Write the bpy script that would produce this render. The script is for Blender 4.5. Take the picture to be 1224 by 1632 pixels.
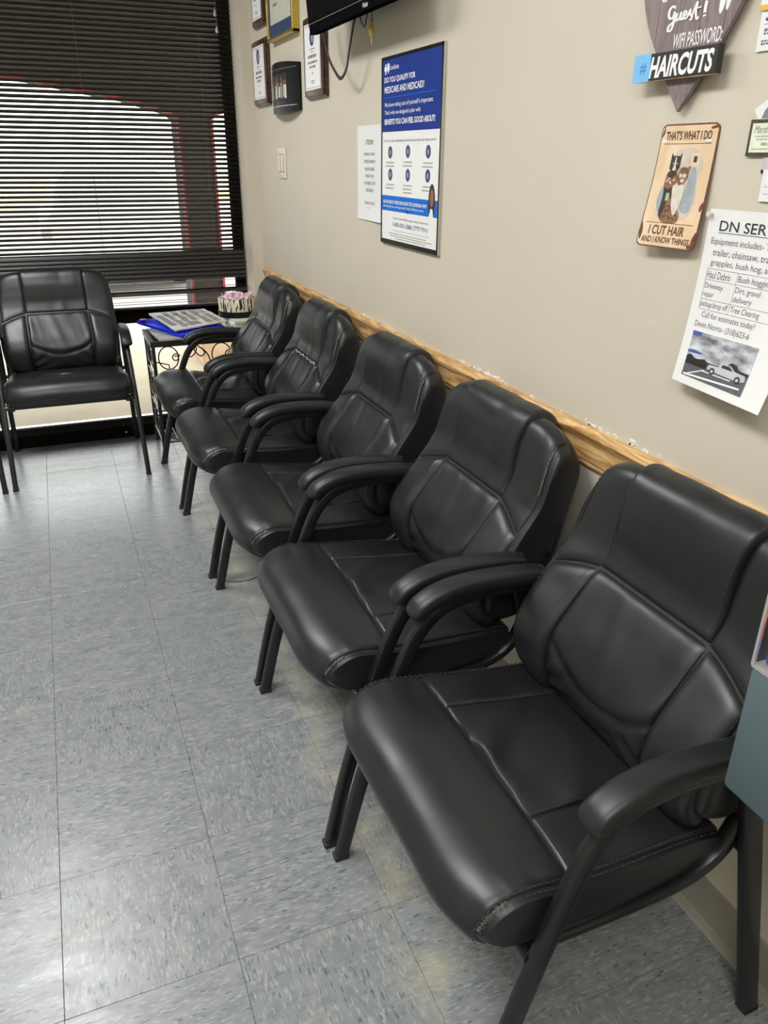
import bpy, bmesh, math, random
from mathutils import Vector, Matrix, noise

for o in list(bpy.data.objects):
    bpy.data.objects.remove(o)
S = bpy.context.scene
COL = S.collection

# ------------------------------------------------------------------ camera
F_PX, IMG_W, IMG_H = 1238.6, 1224, 1632
CAM_Z = 1.3598
CR = Vector((0.92652, -0.37617, 0.00759))
CU = Vector((0.14958, 0.38679, 0.90995))
CD = Vector((0.34523, 0.84196, -0.41464))
cam_d = bpy.data.cameras.new('camera')
cam = bpy.data.objects.new('camera', cam_d)
COL.objects.link(cam)
cam_d.sensor_fit = 'HORIZONTAL'
cam_d.sensor_width = 36.0
cam_d.lens = 36.0 * F_PX / IMG_W
cam_d.clip_start = 0.02
cam.matrix_world = Matrix(((CR.x, CU.x, -CD.x, 0), (CR.y, CU.y, -CD.y, 0), (CR.z, CU.z, -CD.z, CAM_Z), (0, 0, 0, 1)))
S.camera = cam

# ------------------------------------------------------------------ world, exposure
wd = bpy.data.worlds.new('world')
S.world = wd
wd.use_nodes = True
bg = wd.node_tree.nodes['Background']
bg.inputs[0].default_value = (1.0, 0.99, 0.97, 1)
bg.inputs[1].default_value = 4.0
S.view_settings.view_transform = 'Standard'
S.view_settings.look = 'None'
S.view_settings.gamma = 1.0
S.view_settings.use_curve_mapping = False
S.view_settings.exposure = 0.0

LAMP_EMIT = 20.5          # ceiling troffer diffusers
WX = 0.983                # right wall plane

# ------------------------------------------------------------------ materials
MATS = {}


def nodes_of(m):
    m.use_nodes = True
    nt = m.node_tree
    return nt, nt.nodes, nt.links, nt.nodes['Principled BSDF']


def mat(name, col, rough=0.5, metal=0.0, vary=0.06, vscale=30.0, bump=0.0, bscale=200.0, spec=0.5, coat=0.0, emit=None):
    if name in MATS:
        return MATS[name]
    m = bpy.data.materials.new(name)
    nt, N, L, b = nodes_of(m)
    tc = N.new('ShaderNodeTexCoord')
    nz = N.new('ShaderNodeTexNoise')
    nz.inputs['Scale'].default_value = vscale
    nz.inputs['Detail'].default_value = 3
    L.new(tc.outputs['Object'], nz.inputs['Vector'])
    rp = N.new('ShaderNodeValToRGB')
    rp.color_ramp.elements[0].position = 0.3
    rp.color_ramp.elements[1].position = 0.7
    rp.color_ramp.elements[0].color = tuple(c * (1 - vary) for c in col) + (1,)
    rp.color_ramp.elements[1].color = tuple(min(1, c * (1 + vary)) for c in col) + (1,)
    L.new(nz.outputs['Fac'], rp.inputs['Fac'])
    L.new(rp.outputs['Color'], b.inputs['Base Color'])
    b.inputs['Roughness'].default_value = rough
    b.inputs['Metallic'].default_value = metal
    b.inputs['Specular IOR Level'].default_value = spec
    b.inputs['Coat Weight'].default_value = coat
    if bump:
        n2 = N.new('ShaderNodeTexNoise')
        n2.inputs['Scale'].default_value = bscale
        n2.inputs['Detail'].default_value = 2
        L.new(tc.outputs['Object'], n2.inputs['Vector'])
        bp = N.new('ShaderNodeBump')
        bp.inputs['Strength'].default_value = bump
        bp.inputs['Distance'].default_value = 0.002
        L.new(n2.outputs['Fac'], bp.inputs['Height'])
        L.new(bp.outputs['Normal'], b.inputs['Normal'])
    if emit:
        b.inputs['Emission Color'].default_value = tuple(emit[:3]) + (1,)
        b.inputs['Emission Strength'].default_value = emit[3]
    MATS[name] = m
    return m


def srgb(r, g, b):
    def f(c):
        c /= 255.0
        return c / 12.92 if c <= 0.04045 else ((c + 0.055) / 1.055) ** 2.4
    return (f(r), f(g), f(b))


def leather_mat():
    m = bpy.data.materials.new('black_leather')
    nt, N, L, b = nodes_of(m)
    tc = N.new('ShaderNodeTexCoord')
    b.inputs['Base Color'].default_value = (0.0120, 0.0130, 0.0146, 1)
    vo = N.new('ShaderNodeTexVoronoi')
    vo.feature = 'DISTANCE_TO_EDGE'
    vo.inputs['Scale'].default_value = 620
    L.new(tc.outputs['Object'], vo.inputs['Vector'])
    nz = N.new('ShaderNodeTexNoise')
    nz.inputs['Scale'].default_value = 9
    nz.inputs['Detail'].default_value = 4
    L.new(tc.outputs['Object'], nz.inputs['Vector'])
    mr = N.new('ShaderNodeMapRange')
    mr.inputs['From Min'].default_value = 0.3
    mr.inputs['From Max'].default_value = 0.7
    mr.inputs['To Min'].default_value = 0.31
    mr.inputs['To Max'].default_value = 0.43
    L.new(nz.outputs['Fac'], mr.inputs['Value'])
    L.new(mr.outputs['Result'], b.inputs['Roughness'])
    bp = N.new('ShaderNodeBump')
    bp.inputs['Strength'].default_value = 0.16
    bp.inputs['Distance'].default_value = 0.0006
    L.new(vo.outputs['Distance'], bp.inputs['Height'])
    L.new(bp.outputs['Normal'], b.inputs['Normal'])
    b.inputs['Specular IOR Level'].default_value = 0.5
    MATS['leather'] = m
    return m


def tile_mat():
    m = bpy.data.materials.new('vinyl_tile')
    nt, N, L, b = nodes_of(m)
    tc = N.new('ShaderNodeTexCoord')
    oi = N.new('ShaderNodeObjectInfo')
    geo = N.new('ShaderNodeNewGeometry')

    def streak(scale, sx, sy, lo, hi, w):
        mp = N.new('ShaderNodeMapping')
        mp.inputs['Scale'].default_value = (sx, sy, 1)
        L.new(tc.outputs['Object'], mp.inputs['Vector'])
        nz = N.new('ShaderNodeTexNoise')
        nz.noise_dimensions = '4D'
        nz.inputs['Scale'].default_value = scale
        nz.inputs['Detail'].default_value = 1.5
        ml = N.new('ShaderNodeMath')
        ml.operation = 'MULTIPLY_ADD'
        ml.inputs[1].default_value = 57.0
        ml.inputs[2].default_value = w
        L.new(oi.outputs['Random'], ml.inputs[0])
        L.new(ml.outputs[0], nz.inputs['W'])
        L.new(mp.outputs[0], nz.inputs['Vector'])
        mr = N.new('ShaderNodeMapRange')
        mr.inputs['From Min'].default_value = lo
        mr.inputs['From Max'].default_value = hi
        L.new(nz.outputs['Fac'], mr.inputs['Value'])
        return mr.outputs['Result']

    def mix(fac, a, c):
        mx = N.new('ShaderNodeMix')
        mx.data_type = 'RGBA'
        if fac is not None:
            L.new(fac, mx.inputs[0])
        for s, v in ((6, a), (7, c)):
            if isinstance(v, tuple):
                mx.inputs[s].default_value = v + (1,)
            else:
                L.new(v, mx.inputs[s])
        return mx.outputs[2]
    base = mix(streak(26, 1, 2.2, 0.35, 0.65, 3.0), srgb(122, 126, 128), srgb(137, 140, 141))
    c1 = mix(streak(120, 0.45, 1.9, 0.54, 0.66, 11.0), base, srgb(157, 159, 158))
    c2 = mix(streak(135, 0.36, 1.4, 0.62, 0.69, 23.0), c1, srgb(92, 97, 102))
    # yellowed old wax along the line where the chairs stand
    sp = N.new('ShaderNodeSeparateXYZ')
    L.new(geo.outputs['Position'], sp.inputs[0])
    ds = N.new('ShaderNodeMath'); ds.operation = 'SUBTRACT'; ds.inputs[1].default_value = 0.455
    L.new(sp.outputs['X'], ds.inputs[0])
    ab = N.new('ShaderNodeMath'); ab.operation = 'ABSOLUTE'
    L.new(ds.outputs[0], ab.inputs[0])
    mr = N.new('ShaderNodeMapRange')
    mr.inputs['From Min'].default_value = 0.01
    mr.inputs['From Max'].default_value = 0.09
    mr.inputs['To Min'].default_value = 1
    mr.inputs['To Max'].default_value = 0
    L.new(ab.outputs[0], mr.inputs['Value'])
    nz = N.new('ShaderNodeTexNoise')
    nz.inputs['Scale'].default_value = 9
    nz.inputs['Detail'].default_value = 5
    L.new(geo.outputs['Position'], nz.inputs['Vector'])
    mr2 = N.new('ShaderNodeMapRange')
    mr2.inputs['From Min'].default_value = 0.42
    mr2.inputs['From Max'].default_value = 0.68
    L.new(nz.outputs['Fac'], mr2.inputs['Value'])
    mu = N.new('ShaderNodeMath'); mu.operation = 'MULTIPLY'
    L.new(mr.outputs[0], mu.inputs[0]); L.new(mr2.outputs[0], mu.inputs[1])
    mu2 = N.new('ShaderNodeMath'); mu2.operation = 'MULTIPLY'; mu2.inputs[1].default_value = 0.6
    L.new(mu.outputs[0], mu2.inputs[0])
    c3 = mix(mu2.outputs[0], c2, srgb(186, 178, 150))
    # pale scuffs over the walking lane
    mp = N.new('ShaderNodeMapping'); mp.inputs['Scale'].default_value = (2.0, 9.0, 1); mp.inputs['Rotation'].default_value = (0, 0, 0.25)
    L.new(geo.outputs['Position'], mp.inputs['Vector'])
    n3 = N.new('ShaderNodeTexNoise'); n3.inputs['Scale'].default_value = 2.6; n3.inputs['Detail'].default_value = 7; n3.inputs['Roughness'].default_value = 0.7
    L.new(mp.outputs[0], n3.inputs['Vector'])
    mr3 = N.new('ShaderNodeMapRange'); mr3.inputs['From Min'].default_value = 0.58; mr3.inputs['From Max'].default_value = 0.76; mr3.inputs['To Max'].default_value = 0.5
    L.new(n3.outputs['Fac'], mr3.inputs['Value'])
    c4 = mix(mr3.outputs[0], c3, srgb(188, 184, 172))
    L.new(c4, b.inputs['Base Color'])
    mr4 = N.new('ShaderNodeMapRange'); mr4.inputs['From Min'].default_value = 0.3; mr4.inputs['From Max'].default_value = 0.75; mr4.inputs['To Min'].default_value = 0.22; mr4.inputs['To Max'].default_value = 0.38
    L.new(n3.outputs['Fac'], mr4.inputs['Value'])
    L.new(mr4.outputs[0], b.inputs['Roughness'])
    n5 = N.new('ShaderNodeTexNoise'); n5.inputs['Scale'].default_value = 14; n5.inputs['Detail'].default_value = 3
    L.new(geo.outputs['Position'], n5.inputs['Vector'])
    bp = N.new('ShaderNodeBump'); bp.inputs['Strength'].default_value = 0.12; bp.inputs['Distance'].default_value = 0.004
    L.new(n5.outputs['Fac'], bp.inputs['Height'])
    L.new(bp.outputs['Normal'], b.inputs['Normal'])
    MATS['tile'] = m
    return m


def wood_mat(name, c1, c2, scale=6.0, stretch=(1, 9, 9), rough=0.4):
    m = bpy.data.materials.new(name)
    nt, N, L, b = nodes_of(m)
    tc = N.new('ShaderNodeTexCoord')
    mp = N.new('ShaderNodeMapping')
    mp.inputs['Scale'].default_value = stretch
    L.new(tc.outputs['Object'], mp.inputs['Vector'])
    nz = N.new('ShaderNodeTexNoise')
    nz.inputs['Scale'].default_value = scale
    nz.inputs['Detail'].default_value = 6
    nz.inputs['Distortion'].default_value = 0.8
    L.new(mp.outputs[0], nz.inputs['Vector'])
    rp = N.new('ShaderNodeValToRGB')
    rp.color_ramp.elements[0].position = 0.36
    rp.color_ramp.elements[1].position = 0.62
    rp.color_ramp.elements[0].color = c1 + (1,)
    rp.color_ramp.elements[1].color = c2 + (1,)
    L.new(nz.outputs['Fac'], rp.inputs['Fac'])
    L.new(rp.outputs[0], b.inputs['Base Color'])
    b.inputs['Roughness'].default_value = rough
    MATS[name] = m
    return m


def glass_mat(name, tint=(1, 1, 1), rough=0.02):
    m = bpy.data.materials.new(name)
    m.use_nodes = True
    nt = m.node_tree
    N, L = nt.nodes, nt.links
    N.clear()
    out = N.new('ShaderNodeOutputMaterial')
    tr = N.new('ShaderNodeBsdfTransparent')
    tr.inputs[0].default_value = tint + (1,)
    gl = N.new('ShaderNodeBsdfGlossy')
    gl.inputs['Roughness'].default_value = rough
    lw = N.new('ShaderNodeLayerWeight')
    pw = N.new('ShaderNodeMath'); pw.operation = 'POWER'; pw.inputs[1].default_value = 5.0
    fr = N.new('ShaderNodeMath'); fr.operation = 'MULTIPLY_ADD'; fr.inputs[1].default_value = 0.45; fr.inputs[2].default_value = 0.02
    L.new(lw.outputs['Facing'], pw.inputs[0])
    L.new(pw.outputs[0], fr.inputs[0])
    mx = N.new('ShaderNodeMixShader')
    L.new(fr.outputs[0], mx.inputs[0])
    L.new(tr.outputs[0], mx.inputs[1])
    L.new(gl.outputs[0], mx.inputs[2])
    L.new(mx.outputs[0], out.inputs[0])
    MATS[name] = m
    return m


def zebra_mat():
    m = bpy.data.materials.new('zebra_print')
    nt, N, L, b = nodes_of(m)
    tc = N.new('ShaderNodeTexCoord')
    wv = N.new('ShaderNodeTexNoise')
    wv.inputs['Scale'].default_value = 1.0
    wv.inputs['Detail'].default_value = 1
    wv.inputs['Distortion'].default_value = 0.9
    mp = N.new('ShaderNodeMapping')
    mp.inputs['Scale'].default_value = (95, 95, 13)
    L.new(tc.outputs['Object'], mp.inputs[0])
    L.new(mp.outputs[0], wv.inputs['Vector'])
    rp = N.new('ShaderNodeValToRGB')
    rp.color_ramp.interpolation = 'CONSTANT'
    rp.color_ramp.elements[0].color = (0.012, 0.011, 0.01, 1)
    rp.color_ramp.elements[1].position = 0.46
    rp.color_ramp.elements[1].color = srgb(226, 220, 196) + (1,)
    L.new(wv.outputs['Fac'], rp.inputs[0])
    L.new(rp.outputs[0], b.inputs['Base Color'])
    b.inputs['Roughness'].default_value = 0.45
    MATS['zebra'] = m
    return m


def brick_mat():
    m = bpy.data.materials.new('porch_brick')
    nt, N, L, b = nodes_of(m)
    tc = N.new('ShaderNodeTexCoord')
    mp = N.new('ShaderNodeMapping')
    mp.inputs['Rotation'].default_value = (math.pi / 2, 0, 0)
    L.new(tc.outputs['Object'], mp.inputs[0])
    br = N.new('ShaderNodeTexBrick')
    br.inputs['Scale'].default_value = 4.5
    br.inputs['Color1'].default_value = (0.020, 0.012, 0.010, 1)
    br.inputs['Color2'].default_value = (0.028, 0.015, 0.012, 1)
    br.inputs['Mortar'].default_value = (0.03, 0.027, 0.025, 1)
    L.new(mp.outputs[0], br.inputs['Vector'])
    L.new(br.outputs['Color'], b.inputs['Base Color'])
    b.inputs['Roughness'].default_value = 0.8
    MATS['brick'] = m
    return m


def photo_mat():
    """printed photograph: cloudy sky fading to a horizon, object space of the print (x right, y up)"""
    m = bpy.data.materials.new('printed_sky')
    nt, N, L, b = nodes_of(m)
    tc = N.new('ShaderNodeTexCoord')
    mp = N.new('ShaderNodeMapping')
    mp.inputs['Scale'].default_value = (14, 34, 1)
    L.new(tc.outputs['Object'], mp.inputs[0])
    nz = N.new('ShaderNodeTexNoise')
    nz.inputs['Scale'].default_value = 1.6
    nz.inputs['Detail'].default_value = 5
    L.new(mp.outputs[0], nz.inputs['Vector'])
    rp = N.new('ShaderNodeValToRGB')
    rp.color_ramp.elements[0].position = 0.35
    rp.color_ramp.elements[0].color = srgb(96, 97, 108) + (1,)
    rp.color_ramp.elements[1].position = 0.68
    rp.color_ramp.elements[1].color = srgb(226, 228, 232) + (1,)
    L.new(nz.outputs['Fac'], rp.inputs[0])
    L.new(rp.outputs[0], b.inputs['Base Color'])
    b.inputs['Roughness'].default_value = 0.5
    MATS['printed_sky'] = m
    return m


leather_mat(); tile_mat(); zebra_mat(); brick_mat(); photo_mat()
wood_mat('oak', srgb(152, 106, 58), srgb(228, 190, 132), 5.0, (14, 1.6, 14), 0.35)
wood_mat('walnut', srgb(48, 28, 20), srgb(82, 50, 36), 8.0, (2, 12, 2), 0.3)
wood_mat('greywood', srgb(118, 104, 104), srgb(142, 128, 127), 9.0, (9, 2, 9), 0.6)
wood_mat('rusty_cream', srgb(222, 192, 154), srgb(234, 209, 176), 14.0, (1, 1, 1), 0.4)
glass_mat('window_glass', (0.96, 0.98, 0.97))
glass_mat('acrylic', (0.95, 0.96, 0.97))
M = dict(
    wall=mat('wall_paint', srgb(207, 199, 182), 0.6, vary=0.02, vscale=3, bump=0.05, bscale=160),
    ceil=mat('ceiling_tile', (0.75, 0.75, 0.73), 0.9, vary=0.03),
    base=mat('cove_base', srgb(150, 145, 134), 0.5, vary=0.04, vscale=12),
    jamb=mat('jamb_paint', srgb(207, 199, 182), 0.6, vary=0.02, vscale=5),
    seal=mat('subfloor', (0.16, 0.16, 0.16), 0.7),
    bronze=mat('bronze_aluminium', (0.010, 0.0085, 0.007), 0.8, spec=.0),
    alum=mat('bright_aluminium', (0.75, 0.75, 0.74), 0.3, metal=0.8),
    slat=mat('slat_enamel', (0.016, 0.0135, 0.011), 0.42, vary=0.1),
    cord=mat('blind_cord', (0.09, 0.08, 0.07), 0.8),
    tassel=mat('clear_tassel', (0.35, 0.34, 0.32), 0.3),
    metal=mat('black_frame_metal', (0.0085, 0.0095, 0.0105), 0.33, vary=0.1, spec=0.5),
    pad=mat('arm_pad_urethane', (0.0105, 0.0115, 0.0128), 0.40, vary=0.08, bump=0.06, bscale=500),
    thread=mat('thread', (0.05, 0.05, 0.05), 0.7),
    crack=mat('cracked_leather', (0.42, 0.41, 0.39), 0.8),
    worn=mat('worn_leather', (0.07, 0.07, 0.07), 0.35, vary=0.5, vscale=220, bump=0.4, bscale=400),
    glide=mat('glide_plastic', (0.012, 0.012, 0.012), 0.6),
    paper=mat('paper', (0.80, 0.80, 0.79), 0.6, vary=0.015),
    ink=mat('black_ink', (0.025, 0.025, 0.03), 0.6),
    greyink=mat('grey_ink', (0.16, 0.16, 0.17), 0.6),
    paleink=mat('pale_ink', (0.36, 0.36, 0.36), 0.6),
    olive=mat('olive_ink', srgb(92, 90, 40), 0.6),
    blue=mat('poster_blue', srgb(26, 54, 138), 0.6, spec=.15, vary=0.03),
    navy=mat('icon_navy', srgb(28, 42, 110), 0.4),
    sky=mat('banner_blue', srgb(20, 112, 208), 0.6, spec=.15),
    white=mat('white_print', (0.86, 0.86, 0.85), 0.5, vary=0.01),
    blackframe=mat('black_plastic_frame', (0.010, 0.010, 0.011), 0.3, spec=.15),
    silver=mat('silver_edge', (0.6, 0.6, 0.58), 0.25, metal=1.0),
    gold=mat('gold_frame', srgb(196, 168, 86), 0.28, metal=0.75),
    matblue=mat('mat_board_blue', srgb(52, 74, 112), 0.5),
    parch=mat('parchment', srgb(214, 212, 196), 0.55),
    ivory=mat('ivory_plastic', srgb(222, 214, 194), 0.35),
    screen=mat('tv_screen', (0.004, 0.004, 0.005), 0.12, spec=.25),
    bezel=mat('tv_bezel', (0.007, 0.007, 0.008), 0.6, spec=.0),
    tvgrey=mat('tv_underside', (0.18, 0.18, 0.18), 0.4),
    cable=mat('cable_rubber', (0.014, 0.013, 0.012), 0.5),
    yellow=mat('connector_yellow', srgb(196, 170, 60), 0.4),
    skin=mat('print_brown', srgb(150, 96, 66), 0.5),
    hair=mat('print_dark', srgb(34, 24, 22), 0.5),
    signblack=mat('sign_black', srgb(36, 34, 34), 0.5),
    note=mat('sticky_note_blue', srgb(120, 190, 236), 0.6),
    noteink=mat('note_ink', srgb(70, 130, 200), 0.6),
    rust=mat('rust_edge', srgb(110, 66, 40), 0.55, vary=0.4, vscale=120),
    brown=mat('brown_lettering', srgb(92, 62, 40), 0.5),
    furdark=mat('fur_dark', srgb(58, 44, 40), 0.55, vary=0.5, vscale=160),
    furmid=mat('fur_tabby', srgb(134, 96, 66), 0.55, vary=0.5, vscale=170),
    greyblue=mat('wash_greyblue', srgb(158, 164, 170), 0.5, vary=0.15, vscale=60),
    wash=mat('wash_pale', srgb(204, 194, 178), 0.5, vary=0.12, vscale=70),
    cape=mat('cape_cream', srgb(214, 206, 190), 0.5, vary=0.08, vscale=90),
    mint=mat('mint_print', srgb(160, 190, 150), 0.5),
    ground=mat('print_asphalt', srgb(92, 92, 98), 0.5, vary=0.1, vscale=90),
    silvertruck=mat('print_silver', srgb(190, 192, 200), 0.5, vary=0.05),
    printtree=mat('print_tree', srgb(34, 40, 36), 0.5),
    printblue=mat('print_blue_sky', srgb(70, 92, 168), 0.5),
    purple=mat('purple_ink', srgb(70, 60, 140), 0.5),
    amber=mat('amber_print', srgb(222, 176, 60), 0.5),
    cardgreen=mat('card_pale_green', srgb(226, 230, 206), 0.55),
    cardgrey=mat('card_grey', srgb(128, 130, 134), 0.55),
    leopard=mat('leopard_border', srgb(70, 66, 52), 0.55, vary=0.9, vscale=260),
    teal=mat('teal_enamel', srgb(84, 99, 103), 0.42, vary=0.04, vscale=5),
    wire=mat('wrought_iron', (0.012, 0.012, 0.012), 0.4),
    tabletop=mat('table_top_black', (0.009, 0.009, 0.009), 0.6, spec=.03),
    bluebag=mat('blue_plastic', srgb(10, 44, 200), 0.22, vary=0.08, bump=0.3, bscale=40),
    redprint=mat('red_print', srgb(206, 40, 44), 0.4),
    news=mat('newsprint', srgb(205, 202, 194), 0.75, vary=0.04),
    pink=mat('pink_wrapper', srgb(234, 196, 212), 0.15, vary=0.3, vscale=180),
    concrete=mat('sidewalk_concrete', srgb(196, 182, 160), 0.85, vary=0.12, vscale=3),
    lot=mat('parking_lot', srgb(176, 172, 164), 0.9, vary=0.08, vscale=2),
    grass=mat('lawn', srgb(214, 216, 160), 0.9, vary=0.2, vscale=2),
    stone=mat('tan_stone', srgb(200, 170, 140), 0.8, vary=0.12, vscale=6),
    redtrim=mat('red_trim', srgb(140, 20, 30), 0.5),
    soffit=mat('porch_soffit', (0.10, 0.09, 0.08), 0.8),
    carwhite=mat('car_paint_white', (0.8, 0.8, 0.8), 0.25, coat=0.5),
    carglass=mat('car_glass', (0.6, 0.61, 0.62), 0.1), cardmute=mat('car_lamp', (.5, .42, .4), .2),
    tyre=mat('tyre_rubber', (0.02, 0.02, 0.02), 0.8),
    chip=mat('caulk_chip', (0.85, 0.84, 0.8), 0.8),
    lampbody=mat('lamp_enamel', (0.8, 0.8, 0.8), 0.5),
    lamp=mat('lamp_diffuser', (0.9, 0.9, 0.9), 0.5, emit=(0.985, 0.99, 0.985, LAMP_EMIT)),
    leather=MATS['leather'], tile=MATS['tile'], zebra=MATS['zebra'], brick=MATS['brick'], oak=MATS['oak'],
    walnut=MATS['walnut'], greywood=MATS['greywood'], cream=MATS['rusty_cream'], glass=MATS['window_glass'],
    acrylic=MATS['acrylic'], psky=MATS['printed_sky'],
)
for i, c in enumerate([(214, 40, 46), (44, 84, 190), (70, 160, 70), (228, 190, 60), (232, 120, 40)]):
    M['candy%d' % i] = mat('candy_colour_%d' % i, srgb(*c), 0.2)


# ------------------------------------------------------------------ mesh helpers
class MB:
    """collects geometry for ONE mesh object"""

    def __init__(s):
        s.v = []
        s.f = []

    def add(s, v, f):
        o = len(s.v)
        s.v += [tuple(p) for p in v]
        s.f += [tuple(i + o for i in q) for q in f]
        return s

    def box(s, x0, x1, y0, y1, z0, z1):
        v = [(x, y, z) for z in (z0, z1) for y in (y0, y1) for x in (x0, x1)]
        return s.add(v, [(0, 2, 3, 1), (4, 5, 7, 6), (0, 1, 5, 4), (2, 6, 7, 3), (0, 4, 6, 2), (1, 3, 7, 5)])

    def rbox(s, x0, x1, y0, y1, z0, z1, b=0.004, seg=2):
        bm = bmesh.new()
        bmesh.ops.create_cube(bm, size=1)
        for v in bm.verts:
            v.co = Vector(((x0 + x1) / 2 + v.co.x * (x1 - x0), (y0 + y1) / 2 + v.co.y * (y1 - y0), (z0 + z1) / 2 + v.co.z * (z1 - z0)))
        bmesh.ops.bevel(bm, geom=bm.edges[:], offset=b, segments=seg, affect='EDGES', profile=0.5)
        bm.verts.index_update()
        s.add([v.co for v in bm.verts], [[v.index for v in f.verts] for f in bm.faces])
        bm.free()
        return s

    def prism(s, pts, z0, z1):
        """pts 2D outline (x,y) counter-clockwise, extruded along z"""
        n = len(pts)
        v = [(p[0], p[1], z0) for p in pts] + [(p[0], p[1], z1) for p in pts]
        f = [tuple(range(n - 1, -1, -1)), tuple(range(n, 2 * n))]
        f += [(i, (i + 1) % n, n + (i + 1) % n, n + i) for i in range(n)]
        return s.add(v, f)

    def sweep(s, path, sec, ref=Vector((1, 0, 0)), scales=None, cap=True):
        """sec: 2D list (a along ref, b along normal)"""
        path = [Vector(p) for p in path]
        n, k = len(path), len(sec)
        v = []
        for i, p in enumerate(path):
            t = (path[min(i + 1, n - 1)] - path[max(i - 1, 0)]).normalized()
            a = (ref - t * ref.dot(t))
            if a.length < 1e-4:
                a = Vector((0, 0, 1)) - t * t.z
            a.normalize()
            b = t.cross(a)
            sc = scales[i] if scales else 1
            for q in sec:
                v.append(p + a * q[0] * sc + b * q[1] * sc)
        f = []
        for i in range(n - 1):
            for j in range(k):
                f.append((i * k + j, i * k + (j + 1) % k, (i + 1) * k + (j + 1) % k, (i + 1) * k + j))
        if cap:
            f.append(tuple(range(k - 1, -1, -1)))
            f.append(tuple((n - 1) * k + j for j in range(k)))
        return s.add(v, f)

    def tube(s, path, r, n=8, cap=True, scales=None):
        path = [Vector(p) for p in path]
        sec = [(r * math.cos(2 * math.pi * i / n), r * math.sin(2 * math.pi * i / n)) for i in range(n)]
        m = len(path)
        a = None
        v = []
        for i, p in enumerate(path):
            t = (path[min(i + 1, m - 1)] - path[max(i - 1, 0)]).normalized()
            if a is None:
                a = Vector((0, 0, 1)) if abs(t.z) < 0.9 else Vector((1, 0, 0))
            a = (a - t * a.dot(t)).normalized()
            b = t.cross(a)
            sc = scales[i] if scales else 1
            v += [p + a * q[0] * sc + b * q[1] * sc for q in sec]
        f = [(i * n + j, i * n + (j + 1) % n, (i + 1) * n + (j + 1) % n, (i + 1) * n + j) for i in range(m - 1) for j in range(n)]
        if cap:
            f.append(tuple(range(n - 1, -1, -1)))
            f.append(tuple((m - 1) * n + j for j in range(n)))
        return s.add(v, f)

    def lathe(s, prof, n=32, c=(0, 0, 0)):
        v = []
        for r, z in prof:
            for j in range(n):
                a = 2 * math.pi * j / n
                v.append((c[0] + r * math.cos(a), c[1] + r * math.sin(a), c[2] + z))
        m = len(prof)
        f = [(i * n + j, i * n + (j + 1) % n, (i + 1) * n + (j + 1) % n, (i + 1) * n + j) for i in range(m - 1) for j in range(n)]
        f.append(tuple(range(n - 1, -1, -1)))
        f.append(tuple((m - 1) * n + j for j in range(n)))
        return s.add(v, f)

    def ball(s, c, r, n=10, m=7, sc=(1, 1, 1)):
        prof = [(r * math.sin(math.pi * (i + 0.02) / (m + 0.04)), -r * math.cos(math.pi * (i + 0.02) / (m + 0.04))) for i in range(m + 1)]
        o = len(s.v)
        s.lathe(prof, n)
        for i in range(o, len(s.v)):
            p = s.v[i]
            s.v[i] = (c[0] + p[0] * sc[0], c[1] + p[1] * sc[1], c[2] + p[2] * sc[2])
        return s

    def mesh(s, name, m, smooth=False, angle=None):
        me = bpy.data.meshes.new(name)
        me.from_pydata(s.v, [], s.f)
        bm = bmesh.new()
        bm.from_mesh(me)
        bmesh.ops.recalc_face_normals(bm, faces=bm.faces)
        bm.to_mesh(me)
        bm.free()
        me.materials.append(m)
        if smooth:
            me.polygons.foreach_set('use_smooth', [True] * len(me.polygons))
            if angle:
                me.set_sharp_from_angle(angle=math.radians(angle))
        me.update()
        return me

    def build(s, name, m, parent=None, smooth=False, angle=40):
        return link(name, s.mesh(name, m, smooth, angle), parent)


def link(name, me, parent=None):
    o = bpy.data.objects.new(name, me)
    COL.objects.link(o)
    if parent is not None:
        o.parent = parent
    return o


def empty(name, loc=(0, 0, 0), rot=(0, 0, 0)):
    o = bpy.data.objects.new(name, None)
    o.empty_display_size = 0.1
    COL.objects.link(o)
    o.location = loc
    o.rotation_euler = rot
    return o


def tag(o, label, cat, group=None):
    o['label'] = label
    o['category'] = cat
    if group:
        o['group'] = group
    return o


def struct(o):
    o['kind'] = 'structure'
    return o


def cr(pts, per=8, closed=False):
    """Catmull-Rom polyline through points (tuples of any dimension)"""
    n = len(pts)
    out = []
    seg = n if closed else n - 1
    for i in range(seg):
        for k in range(per):
            out.append(crp(pts, i + k / per, closed))
    if not closed:
        out.append(tuple(pts[-1]))
    return out


def crp(pts, x, closed=False):
    n = len(pts)
    i = int(math.floor(x))
    if not closed:
        i = max(0, min(n - 2, i))
    t = x - i

    def g(j):
        return pts[j % n] if closed else pts[max(0, min(n - 1, j))]
    p0, p1, p2, p3 = g(i - 1), g(i), g(i + 1), g(i + 2)
    return tuple(0.5 * (2 * b + (c - a) * t + (2 * a - 5 * b + 4 * c - d) * t * t + (3 * b - a - 3 * c + d) * t ** 3)
                 for a, b, c, d in zip(p0, p1, p2, p3))


def rrect(w, h, r, n=3):
    out = []
    for cx, cy, a0 in ((w / 2 - r, h / 2 - r, 0), (-w / 2 + r, h / 2 - r, 90), (-w / 2 + r, -h / 2 + r, 180), (w / 2 - r, -h / 2 + r, 270)):
        for k in range(n + 1):
            a = math.radians(a0 + 90 * k / n)
            out.append((cx + r * math.cos(a), cy + r * math.sin(a)))
    return out


def ellipse(cx, cy, rx, ry, n=24, rot=0.0):
    c, s_ = math.cos(rot), math.sin(rot)
    return [(cx + rx * math.cos(t) * c - ry * math.sin(t) * s_, cy + rx * math.cos(t) * s_ + ry * math.sin(t) * c)
            for t in [2 * math.pi * i / n for i in range(n)]]


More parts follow.
